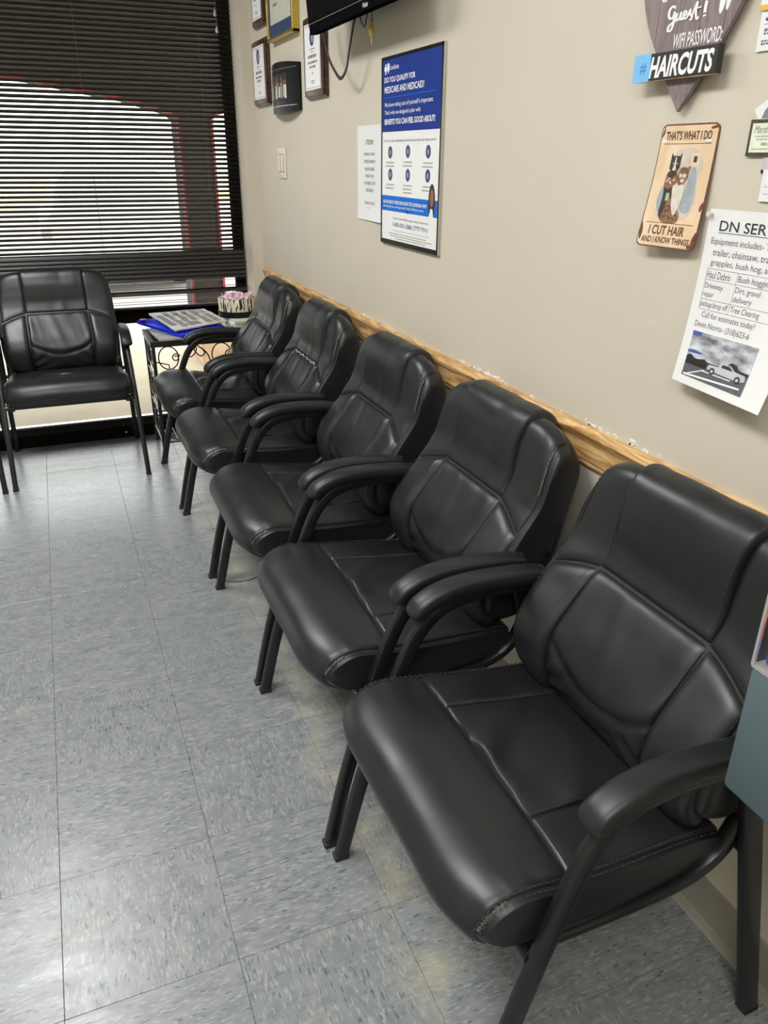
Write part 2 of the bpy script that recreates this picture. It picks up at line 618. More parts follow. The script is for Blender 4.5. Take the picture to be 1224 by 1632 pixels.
def smooth(a, b, x):
    t = max(0.0, min(1.0, (x - a) / (b - a)))
    return t * t * (3 - 2 * t)


# ------------------------------------------------------------------ room shell
XL, YB, YE, ZC = -2.617, -1.440, 4.04, 2.52
TILE = 0.3048
floor = struct(MB().box(XL - 0.1, WX + 0.1, YB - 0.1, 4.30, -0.06, -0.003).build('floor', M['seal']))
g = 0.0003
tile_full = MB().rbox(-TILE / 2 + g, TILE / 2 - g, -TILE / 2 + g, TILE / 2 - g, -0.003, 0.0, 0.0007, 1).mesh('floor_tile', M['tile'])
lastw = WX - (-0.179 + 3 * TILE)
tile_part = MB().rbox(-TILE / 2 + g, -TILE / 2 + lastw, -TILE / 2 + g, TILE / 2 - g, -0.003, 0.0, 0.0007, 1).mesh('floor_tile_cut', M['tile'])
endh = 4.14 - (0.998 + 10 * TILE)
tile_end = MB().rbox(-TILE / 2 + g, TILE / 2 - g, -TILE / 2 + g, -TILE / 2 + endh, -0.003, 0.0, 0.0007, 1).mesh('floor_tile_end', M['tile'])
tile_corner = MB().rbox(-TILE / 2 + g, -TILE / 2 + lastw, -TILE / 2 + g, -TILE / 2 + endh, -0.003, 0.0, 0.0007, 1).mesh('floor_tile_corner', M['tile'])
for i in range(-8, 4):
    for j in range(-8, 11):
        cut_x, cut_y = (i == 3), (j == 10)
        me = tile_corner if cut_x and cut_y else tile_part if cut_x else tile_end if cut_y else tile_full
        o = link('floor_tile', me, floor)
        o.location = (-0.179 + (i + 0.5) * TILE, 0.998 + (j + 0.5) * TILE, 0)
        if me is tile_full and (i + j) % 2 == 0:
            o.rotation_euler = (0, 0, math.pi / 2)

struct(MB().box(WX, WX + 0.12, YB, YE, -0.003, ZC).build('wall_right', M['wall']))
struct(MB().box(XL - 0.12, XL, YB, 4.30, -0.003, ZC).build('wall_left', M['wall']))
struct(MB().box(XL - 0.12, WX + 0.12, YB - 0.12, YB, -0.003, ZC).build('wall_back', M['wall']))
struct(MB().box(XL - 0.12, WX + 0.12, YB - 0.12, 4.30, ZC, ZC + 0.1).build('ceiling', M['ceil']))
WJ = 0.932                # jamb face on the right of the window
WLX = -2.2
struct(MB().box(WJ, WX + 0.12, YE, 4.30, -0.003, ZC).build('wall_end', M['jamb']))
wl = MB().box(XL - 0.12, WLX, YE, 4.30, -0.003, ZC).box(WLX, WJ, YE, 4.30, 2.35, ZC)
struct(wl.build('wall_window', M['jamb']))
# vinyl cove base on the right wall
cove = [(0, 0), (0.014, 0), (0.010, 0.006), (0.004, 0.020), (0.003, 0.104), (0.0015, 0.107), (0, 0.107)]
mb = MB()
n = len(cove)
v = [(WX - c[0], YB, c[1]) for c in cove] + [(WX - c[0], YE, c[1]) for c in cove]
mb.add(v, [(i, (i + 1) % n, n + (i + 1) % n, n + i) for i in range(n)] + [tuple(range(n)), tuple(range(2 * n - 1, n - 1, -1))])
struct(mb.build('baseboard_right', M['base']))
# oak chair rail (moulded profile)
rail = [(0, .770), (.006, .770), (.010, .776), (.010, .784), (.014, .788), (.015, .800), (.013, .815), (.015, .828), (.019, .834), (.021, .842), (.019, .849), (.012, .855), (0, .856)]
mb = MB()
n = len(rail)
v = [(WX - c[0], YB, c[1]) for c in rail] + [(WX - c[0], 3.98, c[1]) for c in rail]
mb.add(v, [(i, (i + 1) % n, n + (i + 1) % n, n + i) for i in range(n)] + [tuple(range(n)), tuple(range(2 * n - 1, n - 1, -1))])
railo = struct(mb.build('trim_1', M['oak'], smooth=True, angle=25))
# flaked paint and caulk left along the top of the rail
random.seed(5)
mb = MB()
for k in range(60):
    y = random.choice([random.uniform(1.05, 1.30), random.uniform(1.62, 1.86), random.uniform(1.05, 3.0)])
    a, h = random.uniform(.002, .010), random.uniform(.001, .0045)
    z = .8565 + abs(random.gauss(0, .004))
    mb.prism([(y + a * math.cos(t) * random.uniform(.6, 1.2), z + h * math.sin(t) * random.uniform(.6, 1.2)) for t in [i * 1.047 for i in range(6)]], 0, .0012)
mb.v = [(WX - p[2], p[0], p[1]) for p in mb.v]
o = mb.build('caulk_flakes', M['chip'], railo)
o['kind'] = 'stuff'

# ceiling troffers (the room's lamps, above the frame)
for k, (x, y) in enumerate([(-0.50, 3.10), (-0.50, 1.05), (-0.50, -0.85)]):
    t = empty('ceiling_light', (x, y, ZC))
    fr = MB()
    for (x0, x1, y0, y1) in ((-.30, .30, -.60, -.57), (-.30, .30, .57, .60), (-.30, -.27, -.57, .57), (.27, .30, -.57, .57)):
        fr.box(x0, x1, y0, y1, -.03, 0)
    fr.build('frame', M['lampbody'], t)
    MB().box(-.27, .27, -.57, .57, -.02, -.012).build('diffuser', M['lamp'], t)
    tag(t, ['recessed ceiling light panel over the window end of the chair row', 'recessed ceiling light panel above the nearest chair of the row', 'recessed ceiling light panel above and behind the camera',
            'recessed ceiling light panel far from the chair wall, nearer the window', 'recessed ceiling light panel far from the chair wall, beside the camera'][k], 'ceiling light', 'ceiling light panels')

# ------------------------------------------------------------------ window
win = struct(empty('window_1', (0, 4.26, 0)))
MB().rbox(WLX, WJ, -.118, .03, 0, .062, .003).build('bottom_frame', M['bronze'], win)
MB().box(WLX, WJ, .000, .030, .062, .072).build('glazing_bead', M['alum'], win)
MB().rbox(WLX, WJ, -.03, .04, .575, .640, .003).build('middle_rail', M['bronze'], win)
MB().rbox(WLX, WJ, -.03, .04, 2.29, 2.35, .003).build('top_frame', M['bronze'], win)
for x in (WJ - .045, -.62, WLX):
    MB().rbox(x, x + .045, -.03, .04, .062, 2.29, .003).build('mullion', M['bronze'], win)
for x0, x1 in ((-.575, WJ - .045), (WLX + .045, -.62)):
    MB().box(x0, x1, .004, .010, .074, .575).build('pane', M['glass'], win)
    MB().box(x0, x1, .004, .010, .640, 2.29).build('pane', M['glass'], win)
scr = MB().lathe([(0.001, 0), (.006, 0), (.005, .003), (.001, .004)], 12).build('screw', M['alum'], win)
scr.location = (.22, -.118, .028)
scr.rotation_euler = (math.pi / 2, 0, 0)

# blind: every slat its own piece
BX0, BX1, BY = WLX + .03, .924, 4.19
blind = tag(empty('window_blind', (0, BY, .650)), 'dark brown horizontal mini blind lowered over the window', 'blind')


def slat_mesh(tilt):
    mb = MB()
    pts = []
    for k in range(5):
        a = (k / 4 - .5)
        yy = a * .025
        zz = .0022 * (1 - 4 * a * a)
        pts.append((yy * math.cos(tilt) + zz * math.sin(tilt), -yy * math.sin(tilt) + zz * math.cos(tilt)))
    v = []
    for x in (BX0, BX1):
        v += [(x, p[0], p[1]) for p in pts] + [(x, p[0], p[1] - .0005) for p in pts]
    f = [(i, i + 1, 10 + i + 1, 10 + i) for i in range(4)] + [(5 + i, 15 + i, 15 + i + 1, 5 + i + 1) for i in range(4)]
    f += [(0, 10, 15, 5), (4, 9, 19, 14), (0, 5, 6, 7, 8, 9, 4, 3, 2, 1), (10, 11, 12, 13, 14, 19, 18, 17, 16, 15)]
    mb.add(v, f)
    return mb.mesh('slat', M['slat'], True, 30)


slat_open = slat_mesh(math.radians(32))
slat_closed = slat_mesh(math.radians(-58))
slat_flat = slat_mesh(math.radians(10))
random.seed(3)
z = .934
while z < 2.28:
    o = link('slat', slat_open, blind)
    o.location = (0, 0, z - .650)
    o.rotation_euler = (random.uniform(-.02, .02), random.uniform(-.0006, .0006), 0)
    z += .0207
zs = [(.914, 1), (.895, 1), (.876, 1), (.856, 1), (.836, 1), (.816, 1), (.796, 1), (.775, 0), (.748, 0), (.726, 1), (.708, 0), (.686, 0), (.674, 0)]
for k, (z, c) in enumerate(zs):
    o = link('slat', slat_closed if c else slat_flat, blind)
    o.location = (0, 0, z - .650)
    o.rotation_euler = (random.uniform(-.12, .12), random.uniform(-.003, .003), 0)
MB().rbox(BX0, BX1, -.012, .012, .0, .012, .003).build('bottom_rail', M['slat'], blind)
MB().rbox(BX0, BX1, -.022, .022, 1.625, 1.665, .003).build('head_rail', M['slat'], blind)
for x in (.232, .768, -.30, -.9, -1.6):
    for dy in (-.0145, .0145):
        MB().tube([(x, dy, .006), (x, dy, 1.63)], .0007, 5).build('ladder_cord', M['cord'], blind)
for x, zz in ((.850, 1.295), (.854, 1.230)):
    c = MB().tube([(x, -.03, zz + .02), (x + .004, -.028, zz + .3), (x - .004, -.02, 1.63)], .0012, 5).build('pull_cord', M['cord'], blind)
    MB().lathe([(.002, .024), (.004, .022), (.0075, 0), (.006, -.002)], 10, (x, -.03, zz)).build('tassel', M['tassel'], c)

# ------------------------------------------------------------------ outside
struct(MB().box(-9, 9, 4.30, 6.6, -.12, -.05).build('ground_sidewalk', M['concrete']))
struct(MB().box(-34, 34, 6.6, 26, -.16, -.08).build('ground_parking', M['lot']))
o = MB().box(-34, 34, 26, 60, -.16, -.06).build('ground_lawn', M['grass'])
o['kind'] = 'structure'
# arcade wall with flat arches and a red painted edge
arch = struct(empty('wall_porch', (0, 5.74, -.05)))


def arch_panel(x_r, x_l, nm):
    """wall above one opening between x_l and x_r: spring 1.63, crown 1.86"""
    half = (x_r - x_l) / 2
    cx = (x_r + x_l) / 2
    prof = [(1, 1.63), (.975, 1.665), (.83, 1.735), (.66, 1.785), (.55, 1.82), (.42, 1.848), (.2, 1.88), (0, 1.89)]
    edge = [(cx + a * half, z) for a, z in prof] + [(cx - a * half, z) for a, z in reversed(prof[:-1])]
    mb = MB()
    k = len(edge)
    top = [(p[0], 3.0) for p in edge]
    v = [(p[0], 0, p[1]) for p in edge] + [(p[0], 0, p[1]) for p in top] + [(p[0], .3, p[1]) for p in edge] + [(p[0], .3, p[1]) for p in top]
    f = []
    for i in range(k - 1):
        f += [(i, i + 1, k + i + 1, k + i), (2 * k + i, 3 * k + i, 3 * k + i + 1, 2 * k + i + 1), (i, 2 * k + i, 2 * k + i + 1, i + 1), (k + i, k + i + 1, 3 * k + i + 1, 3 * k + i)]
    f += [(0, k, 3 * k, 2 * k), (k - 1, 3 * k - 1, 4 * k - 1, 2 * k - 1)]
    mb.add(v, f).build('arch', M['brick'], arch)
    path = [(p[0], -.006, p[1]) for p in [(x_r, 0.32)] + edge + [(x_l, 0.32)]]
    MB().sweep(path, [(-.012, -.008), (.012, -.008), (.012, .008), (-.012, .008)], Vector((0, 1, 0))).build('arch_trim', M['redtrim'], arch)


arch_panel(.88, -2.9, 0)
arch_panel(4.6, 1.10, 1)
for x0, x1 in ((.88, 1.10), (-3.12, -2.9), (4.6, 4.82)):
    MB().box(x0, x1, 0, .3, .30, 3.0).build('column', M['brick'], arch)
    MB().rbox(x0 + .03, x1 + .07, 0, .50, 0, .32, .012).build('column_base', M['stone'], arch)
struct(MB().box(-9, 9, 4.30, 6.2, 2.75, 2.85).build('ceiling_porch_shade', M['soffit']))  # unseen porch roof, added to keep the arcade dark
# white car parked beyond the arch
car = tag(empty('parked_car', (.72, 9.6, -.08)), 'white parked car seen through the blind slats', 'car')
body = [(-.84, .22), (-.86, .55), (-.80, .78), (-.70, .86), (-.62, 1.12), (-.50, 1.24), (.50, 1.24), (.62, 1.12), (.70, .86), (.80, .78), (.86, .55), (.84, .22)]
mb = MB()
ys = [(0, .93, .05), (.12, 1, .0), (1.2, 1, 0), (3.2, 1, -.02), (4.1, .97, -.38), (4.2, .93, -.42)]
k = len(body)
v = []
for y, sx, dz in ys:
    for x, z in body:
        zz = z if z < .8 else max(.8, z + dz)
        v.append((x * sx, y, zz))
f = [(i * k + j, i * k + (j + 1) % k, (i + 1) * k + (j + 1) % k, (i + 1) * k + j) for i in range(len(ys) - 1) for j in range(k)]
f += [tuple(range(k - 1, -1, -1)), tuple((len(ys) - 1) * k + j for j in range(k))]
mb.add(v, f).build('body', M['carwhite'], car, True, 30)
MB().box(-.56, .56, -.012, .02, .90, 1.14).build('rear_window', M['carglass'], car)
for sx in (-1, 1):
    MB().box(min(sx * .70, sx * .80), max(sx * .70, sx * .80), -.012, .03, .62, .72).build('tail_light', M['cardmute'], car)
    for yy in (.75, 3.4):
        w = MB().lathe([(.16, -.1), (.31, -.09), (.31, .09), (.16, .1)], 20).build('wheel', M['tyre'], car, True)
        w.rotation_euler = (0, math.pi / 2, 0)
        w.location = (sx * .74, yy, .31)
MB().rbox(-.78, .78, -.06, .05, .30, .46, .03).build('bumper', M['carwhite'], car)

# ------------------------------------------------------------------ guest chair
FRONT = [(.432, .425), (.390, .442), (.366, .490), (.370, .560), (.422, .642), (.472, .712), (.488, .770), (.500, .820), (.518, .853), (.546, .858), (.571, .832),
         (.568, .772), (.548, .685), (.510, .57), (.475, .46)]
CORE = [(.445, .448), (.436, .468), (.430, .505), (.442, .565), (.480, .642), (.515, .712), (.524, .765), (.531, .800), (.538, .818), (.544, .820), (.550, .806),
        (.545, .765), (.528, .685), (.485, .57), (.458, .472)]


def hw_back(z):
    return .252 + .008 * smooth(.43, .56, z) - .003 * smooth(.60, .72, z) - .012 * smooth(.72, .85, z)


def back_pt(u, x):
    f = crp(FRONT, x, True)
    c = crp(CORE, x, True)
    e = .55 * (1 - (max(0.0, 1 - abs(u) ** 7)) ** (1 / 7))
    d = f[0] + (c[0] - f[0]) * e
    z = f[1] + (c[1] - f[1]) * e
    k = max(0.0, (abs(u) - .55) / .45)
    z -= .040 * k ** 3 * smooth(.72, .85, z)
    z += .035 * max(0.0, (abs(u) - .7) / .3) ** 2 * (1 - smooth(.42, .50, z))
    return Vector((u * hw_back(z), d, z))


SEATF = [(.09, .368), (.03, .376), (-.008, .398), (-.014, .427), (.010, .456), (.068, .470), (.155, .459), (.26, .446), (.36, .436), (.425, .424), (.446, .398), (.43, .372), (.33, .358), (.2, .356)]
SEATC = [(.09, .40), (.055, .40), (.035, .408), (.035, .414), (.045, .42), (.085, .42), (.155, .413), (.26, .407), (.36, .402), (.405, .398), (.42, .396), (.41, .392), (.33, .385), (.2, .385)]


def seat_pt(u, x):
    f = crp(SEATF, x, True)
    c = crp(SEATC, x, True)
    e = .42 * (1 - (max(0.0, 1 - abs(u) ** 10)) ** (1 / 10))
    d = f[0] + (c[0] - f[0]) * e
    z = f[1] + (c[1] - f[1]) * e
    z -= .012 * abs(u) ** 3 * smooth(.40, .45, z)
    w = .262 - .014 * smooth(.1, .42, d)
    # the front corners are drawn back a little
    d += .028 * max(0.0, (abs(u) - .55) / .45) ** 2.2 * smooth(.12, -.01, d)
    return Vector((u * w, d, z))


def shell_mesh(fn, npts, name, m, nu=33, per=5):
    mb = MB()
    us = [math.sin(math.pi / 2 * (2 * i / (nu - 1) - 1)) for i in range(nu)]
    nx = npts * per
    v = [fn(u, j / per) for u in us for j in range(nx)]
    f = [(i * nx + j, i * nx + (j + 1) % nx, (i + 1) * nx + (j + 1) % nx, (i + 1) * nx + j) for i in range(nu - 1) for j in range(nx)]
    f += [tuple(range(nx)), tuple((nu - 1) * nx + j for j in range(nx - 1, -1, -1))]
    return mb.add(v, f).mesh(name, m, True, 40)


def surf(fn, u, x):
    p = fn(u, x)
    du = fn(u + .004, x) - fn(u - .004, x)
    dx = fn(u, x + .02) - fn(u, x - .02)
    nrm = du.cross(dx)
    if nrm.length < 1e-9:
        return p, Vector((0, -1, 0))
    return p, nrm.normalized()


def panel_mesh(fn, ul, ur, xb, xt, H, name, na=30, nb=36, bev=.014, sink=.006, wr=None):
    """ul(b), ur(b): side limits in u; xb(u), xt(u): limits along the profile; wr(a,b,P): wrinkle height"""
    mb = MB()
    v = []
    for i in range(na + 1):
        a = .75 * (.5 - .5 * math.cos(math.pi * i / na)) + .25 * i / na
        for j in range(nb + 1):
            b = .3 * j / nb + .7 * (.5 - .5 * math.cos(math.pi * j / nb))
            u = ul(b) + (ur(b) - ul(b)) * a
            x = xb(u) + (xt(u) - xb(u)) * b
            p, nr = surf(fn, u, x)
            wm = abs(ur(b) - ul(b)) * .255
            lm = .075 * abs(xt(u) - xb(u))
            da = min(a, 1 - a) * wm
            db = min(b, 1 - b) * lm

            def edge(q):
                q = min(1.0, q / bev)
                return max(0.0, 1 - (1 - q) ** 3) ** .55
            ee = edge(da) * edge(db)
            hh = H(b) if callable(H) else H
            h = -sink + (hh + sink) * ee
            if wr:
                h += wr(a, b, p) * min(1, ee * 1.2)
            v.append(p + nr * h)
    k = nb + 1
    f = [(i * k + j, (i + 1) * k + j, (i + 1) * k + j + 1, i * k + j + 1) for i in range(na) for j in range(nb)]
    mb.add(v, f)
    return mb.mesh(name, M['leather'], True)


def stitch(mb, fn, pts, H, L=.0062, gap=.0042, w=.0007):
    """dashes of thread along (u,x) polyline"""
    P = []
    for u, x in pts:
        p, nr = surf(fn, u, x)
        P.append((p + nr * H, nr))
    acc = 0.0
    on = True
    cur = P[0]
    for i in range(1, len(P)):
        a, b = P[i - 1], P[i]
        seg = (b[0] - a[0]).length
        pos = 0.0
        if seg < 1e-7:
            continue
        while pos < seg:
            lim = L if on else gap
            st = min(lim - acc, seg - pos)
            if on and st > .001:
                p0 = a[0].lerp(b[0], pos / seg)
                p1 = a[0].lerp(b[0], (pos + st) / seg)
                t = (p1 - p0).normalized()
                nn = a[1]
                s_ = t.cross(nn).normalized() * w
                mb.add([p0 - s_, p0 + s_, p1 + s_, p1 - s_, p0 - s_ * .4 + nn * w * 1.3, p0 + s_ * .4 + nn * w * 1.3, p1 + s_ * .4 + nn * w * 1.3, p1 - s_ * .4 + nn * w * 1.3],
                       [(0, 1, 5, 4), (1, 2, 6, 5), (2, 3, 7, 6), (3, 0, 4, 7), (4, 5, 6, 7)])
            pos += st
            acc += st
            if acc >= lim - 1e-9:
                acc = 0.0
                on = not on


def nz(x, y, z=0.0):
    return noise.noise(Vector((x, y, z)))


SEAM = 4.62


def seam_x(u):
    return SEAM - .55 * max(0.0, (abs(u) - .47) / .5) ** 1.5


def head_u(b):
    return .530 + .045 * smooth(.05, .8, b)


def wr_lumbar(a, b, p):
    s_ = 2 * a - 1
    c = .46 + .15 * s_ * s_ + .012 * nz(a * 3, 0, 2.5)
    dlt = b - c
    # smile-shaped tuck: a sharp step with a soft roll above it
    h = -.0066 * math.exp(-(dlt / .022) ** 2) + .0030 * math.exp(-((dlt - .06) / .06) ** 2) + .0012 * math.exp(-((dlt + .07) / .05) ** 2)
    if b < c:
        # gathers fanning in from both side seams
        k = abs(s_) ** 1.3
        h += .0042 * k * math.sin(34 * b - 9.0 * (1 - abs(s_)) + 3 * nz(a * 3, b * 4, 1.7)) * (1 - math.exp(-((c - b) / .08) ** 2))
    else:
        h += .0046 * nz(a * 4.5 + b * 1.5, b * 2.4, 4.2) + .0010 * nz(a * 11 + b * 3, b * 3, 9.1)
    return h


def wr_head(a, b, p):
    return .0022 * nz(a * 5.5, b * 1.6, 2.2) * (1 - .5 * b) + .0008 * nz(a * 13, b * 2.6, 7.7) * (1 - b)


def wr_side(a, b, p):
    return .0022 * nz(p.x * 9, p.z * 13, 3.3) + .0014 * nz(p.x * 12, p.z * 45, 8.1) * (abs(2 * a - 1) ** 2)


def wr_front(a, b, p):
    ed = max(0, abs(2 * a - 1) - .82) / .18
    return .0016 * nz(p.x * 7, p.y * 9, 1.1) + .0022 * ed * nz(p.x * 4, p.y * 60 + p.z * 60, 5.0)


def wr_center(a, b, p):
    f = math.exp(-b * 2.2)
    ph = (p.x * 34 + (p.y - .15) * 46) + 2.2 * nz(p.x * 7, p.y * 7, 2.0)
    return .0064 * nz(p.x * 15 + p.y * 16, p.y * 6, 6.0) * (.35 + f) + .0030 * f * math.sin(ph)


def wr_seatside(a, b, p):
    return .0026 * nz(p.x * 14 + p.y * 6, p.y * 12, 3.0) + .0018 * nz(p.x * 30, p.y * 22, 6.6)


def build_chair_meshes():
    D = {}
    D['backrest'] = shell_mesh(back_pt, len(FRONT), 'backrest', M['leather'])
    D['lumbar_panel'] = panel_mesh(back_pt, lambda b: -.525, lambda b: .525, lambda u: .45, seam_x, .007, 'lumbar_panel', 44, 56, .022, .003, wr_lumbar)
    D['headrest_panel'] = panel_mesh(back_pt, lambda b: -head_u(b), head_u, lambda u: SEAM + .03, lambda u: 10.6, lambda b: .008 + .011 * smooth(.02, .4, b), 'headrest_panel', 44, 44, .014, .003, wr_head)
    for s_, nm in ((1, 'r'), (-1, 'l')):
        if s_ > 0:
            D['lower_' + nm] = panel_mesh(back_pt, lambda b: .53, lambda b: .945, lambda u: .40 + .35 * max(0, (abs(u) - .6) / .35) ** 2, seam_x, lambda b: .008 + .012 * smooth(1.0, .55, b), 'side_panel', 24, 40, .030, .003, wr_side)
            D['upper_' + nm] = panel_mesh(back_pt, lambda b: .51 + .03 * b, lambda b: .945, seam_x, lambda u: 8.9, .006, 'shoulder_panel', 24, 32, .022, .003, wr_side)
        else:
            D['lower_' + nm] = panel_mesh(back_pt, lambda b: -.945, lambda b: -.53, lambda u: .40 + .35 * max(0, (abs(u) - .6) / .35) ** 2, seam_x, lambda b: .008 + .012 * smooth(1.0, .55, b), 'side_panel', 24, 40, .030, .003, wr_side)
            D['upper_' + nm] = panel_mesh(back_pt, lambda b: -.945, lambda b: -.51 - .03 * b, seam_x, lambda u: 8.9, .006, 'shoulder_panel', 24, 32, .022, .003, wr_side)
    mb = MB()
    for s_ in (-1, 1):
        pts = []
        for k in range(60):
            b = .03 + .90 * k / 59
            x = SEAM + .03 + (10.6 - SEAM - .03) * b
            pts.append((s_ * (head_u(b) - .030), x))
        stitch(mb, back_pt, pts, .0165)
        stitch(mb, back_pt, [(s_ * .925, 4.4 + 4.2 * k / 50) for k in range(51)], .0040)
        stitch(mb, back_pt, [(s_ * .930, .9 + 3.2 * k / 50) for k in range(51)], .0065)
    D['back_stitching'] = mb.mesh('stitching', M['thread'])
    # ---- seat
    D['seat'] = shell_mesh(seat_pt, len(SEATF), 'seat', M['leather'])
    D['front_panel'] = panel_mesh(seat_pt, lambda b: -.955, lambda b: .955, lambda u: .9, lambda u: 5.98, .008, 'front_panel', 60, 48, .018, .002, wr_front)
    D['center_panel'] = panel_mesh(seat_pt, lambda b: -.535 + .05 * b, lambda b: .535 - .05 * b, lambda u: 6.0, lambda u: 9.5, .006, 'center_panel', 48, 40, .012, .002, wr_center)
    D['sidepanel_r'] = panel_mesh(seat_pt, lambda b: .54 - .05 * b, lambda b: .955, lambda u: 6.0, lambda u: 9.5, .006, 'side_panel', 26, 36, .010, .002, wr_seatside)
    D['sidepanel_l'] = panel_mesh(seat_pt, lambda b: -.955, lambda b: -.54 + .05 * b, lambda u: 6.0, lambda u: 9.5, .006, 'side_panel', 26, 36, .010, .002, wr_seatside)
    mb = MB()
    for s_ in (-1, 1):
        stitch(mb, seat_pt, [(s_ * .945, 2.0 + 7.3 * k / 80) for k in range(81)], .0075)
        stitch(mb, seat_pt, [(s_ * .972, 2.0 + 7.3 * k / 80) for k in range(81)], .002)
        stitch(mb, seat_pt, [(s_ * (.525 - .05 * k / 30), 6.1 + 3.2 * k / 30) for k in range(31)], .0068, L=.004, gap=.003)
    D['seat_stitching'] = mb.mesh('stitching', M['thread'])
    # ---- frame (right side at +x; the left shares the mesh, shifted)
    sec = rrect(.022, .028, .006, 2)
    leg = cr([(0, 0, .006), (0, .042, .185), (0, .094, .36), (0, .134, .475), (0, .166, .540), (0, .210, .580), (0, .270, .595), (0, .34, .597), (0, .415, .594)], 6)
    for sx in (-1, 1):
        lg = [(sx * .012 * max(0.0, 1 - p[2] / .56) , p[1], p[2]) for p in leg]
        D['arm_leg%d' % sx] = MB().sweep(lg, sec).mesh('front_leg', M['metal'], True, 35)
        D['rear_leg%d' % sx] = MB().sweep([(sx * .016, .553, .006), (sx * .008, .482, .325), (0, .415, .622)], rrect(.022, .034, .006, 2)).mesh('rear_leg', M['metal'], True, 35)
    psec = []
    for k in range(20):
        a = 2 * math.pi * k / 20
        c, s2 = math.cos(a), math.sin(a)
        psec.append((.0245 * math.copysign(abs(c) ** .7, c), .0175 * math.copysign(abs(s2) ** (.75 if s2 > 0 else .5), s2)))
    ppath = cr([(0, .153, .570), (0, .157, .581), (0, .170, .595), (0, .205, .611), (0, .250, .619), (0, .31, .6195), (0, .385, .614), (0, .418, .609), (0, .430, .606)], 5)
    m_ = len(ppath)
    sc = []
    for i in range(m_):
        q = min(i, m_ - 1 - i)
        sc.append([.35, .62, .80, .90, .96][q] if q < 5 else 1.0)
    D['pad'] = MB().sweep(ppath, psec, scales=sc).mesh('arm_pad', M['pad'], True, 60)
    jp = cr([(0, .085, .345), (0, .2, .344), (0, .33, .347), (0, .40, .362), (0, .444, .395), (0, .472, .455), (0, .497, .54), (0, .522, .63), (0, .530, .668)], 6)
    D['jbar'] = MB().sweep(jp, rrect(.030, .022, .009, 3)).mesh('support_bar', M['metal'], True, 50)
    D['cross'] = MB().tube([(-.272, .085, .352), (.272, .085, .352)], .011, 10).mesh('crossbar', M['metal'], True, 50)
    D['cap'] = MB().rbox(-.012, .012, -.016, .016, 0, .012, .003).mesh('foot_cap', M['glide'], True, 40)
    D['bolt'] = MB().tube([(-.02, 0, 0), (.02, 0, 0)], .009, 10).mesh('bolt', M['metal'], True, 50)
    return D


CH = build_chair_meshes()
LEGX = .274


def make_chair(loc, rz, label):
    t = empty('guest_chair', loc, (0, 0, rz))
    b = link('backrest', CH['backrest'], t)
    for k in ('lumbar_panel', 'headrest_panel', 'lower_r', 'lower_l', 'upper_r', 'upper_l'):
        link(CH[k].name.split('.')[0], CH[k], b)
    link('stitching', CH['back_stitching'], b)['kind'] = 'stuff'
    s_ = link('seat', CH['seat'], t)
    for k in ('front_panel', 'center_panel', 'sidepanel_r', 'sidepanel_l'):
        link(CH[k].name.split('.')[0], CH[k], s_)
    link('stitching', CH['seat_stitching'], s_)['kind'] = 'stuff'
    for sx in (-1, 1):
        a = link('front_leg', CH['arm_leg%d' % sx], t); a.location.x = sx * LEGX
        c = link('foot_cap', CH['cap'], a); c.location.x = sx * .012
        r = link('rear_leg', CH['rear_leg%d' % sx], t); r.location.x = sx * LEGX
        c = link('foot_cap', CH['cap'], r); c.location = (sx * .016, .553, 0)
        p = link('arm_pad', CH['pad'], t); p.location.x = sx * LEGX
        j = link('support_bar', CH['jbar'], t); j.location.x = sx * .246
        for (yy, zz) in ((.405, .60), (.475, .352)):
            q = link('bolt', CH['bolt'], r); q.location = (-sx * .016, yy if zz > .5 else .462, zz if zz > .5 else .40)
    link('crossbar', CH['cross'], t)
    tag(t, label, 'chair', 'black leather guest chairs')
    return t


RZ = -math.pi / 2
c5 = make_chair((.380, .862, 0), RZ + .008, 'black leather armchair nearest the camera, beside the teal box')
c4 = make_chair((.368, 1.475, 0), RZ, 'black leather armchair second from the camera along the beige wall')
c3 = make_chair((.364, 2.089, 0), RZ, 'black leather armchair in the middle of the row of five')
c2 = make_chair((.356, 2.750, 0), RZ, 'black leather armchair with a pale crack across its back seam, second from window')
c1 = make_chair((.352, 3.392, 0), RZ, 'black leather armchair at the window end of the row, beside the side table')
cw = make_chair((-.022, 3.562, 0), 0, 'black leather armchair standing alone in front of the blind, facing the room')
cn = make_chair((-.636, 3.550, 0), 0, 'black leather armchair at the left picture edge of which a front leg shows')


def surf_strip(name, fn, pts, H, w, m, parent, seed=0):
    """thin ragged strip of worn leather lying on a chair surface"""
    random.seed(seed)
    mb = MB()
    P = [surf(fn, u, x) for u, x in pts]
    n_ = len(P)
    v = []
    for i, (p, nr) in enumerate(P):
        t = P[min(i + 1, n_ - 1)][0] - P[max(i - 1, 0)][0]
        d = t.cross(nr).normalized() * w * random.uniform(.3, 1.3)
        v += [p + nr * (H - .0006) - d * .5, p + nr * (H + .0012), p + nr * (H - .0006) + d * .5]
    f = []
    for i in range(n_ - 1):
        for j in range(2):
            f.append((i * 3 + j, i * 3 + j + 1, (i + 1) * 3 + j + 1, (i + 1) * 3 + j))
    mb.add(v, f)
    return mb.build(name, m, parent, True)


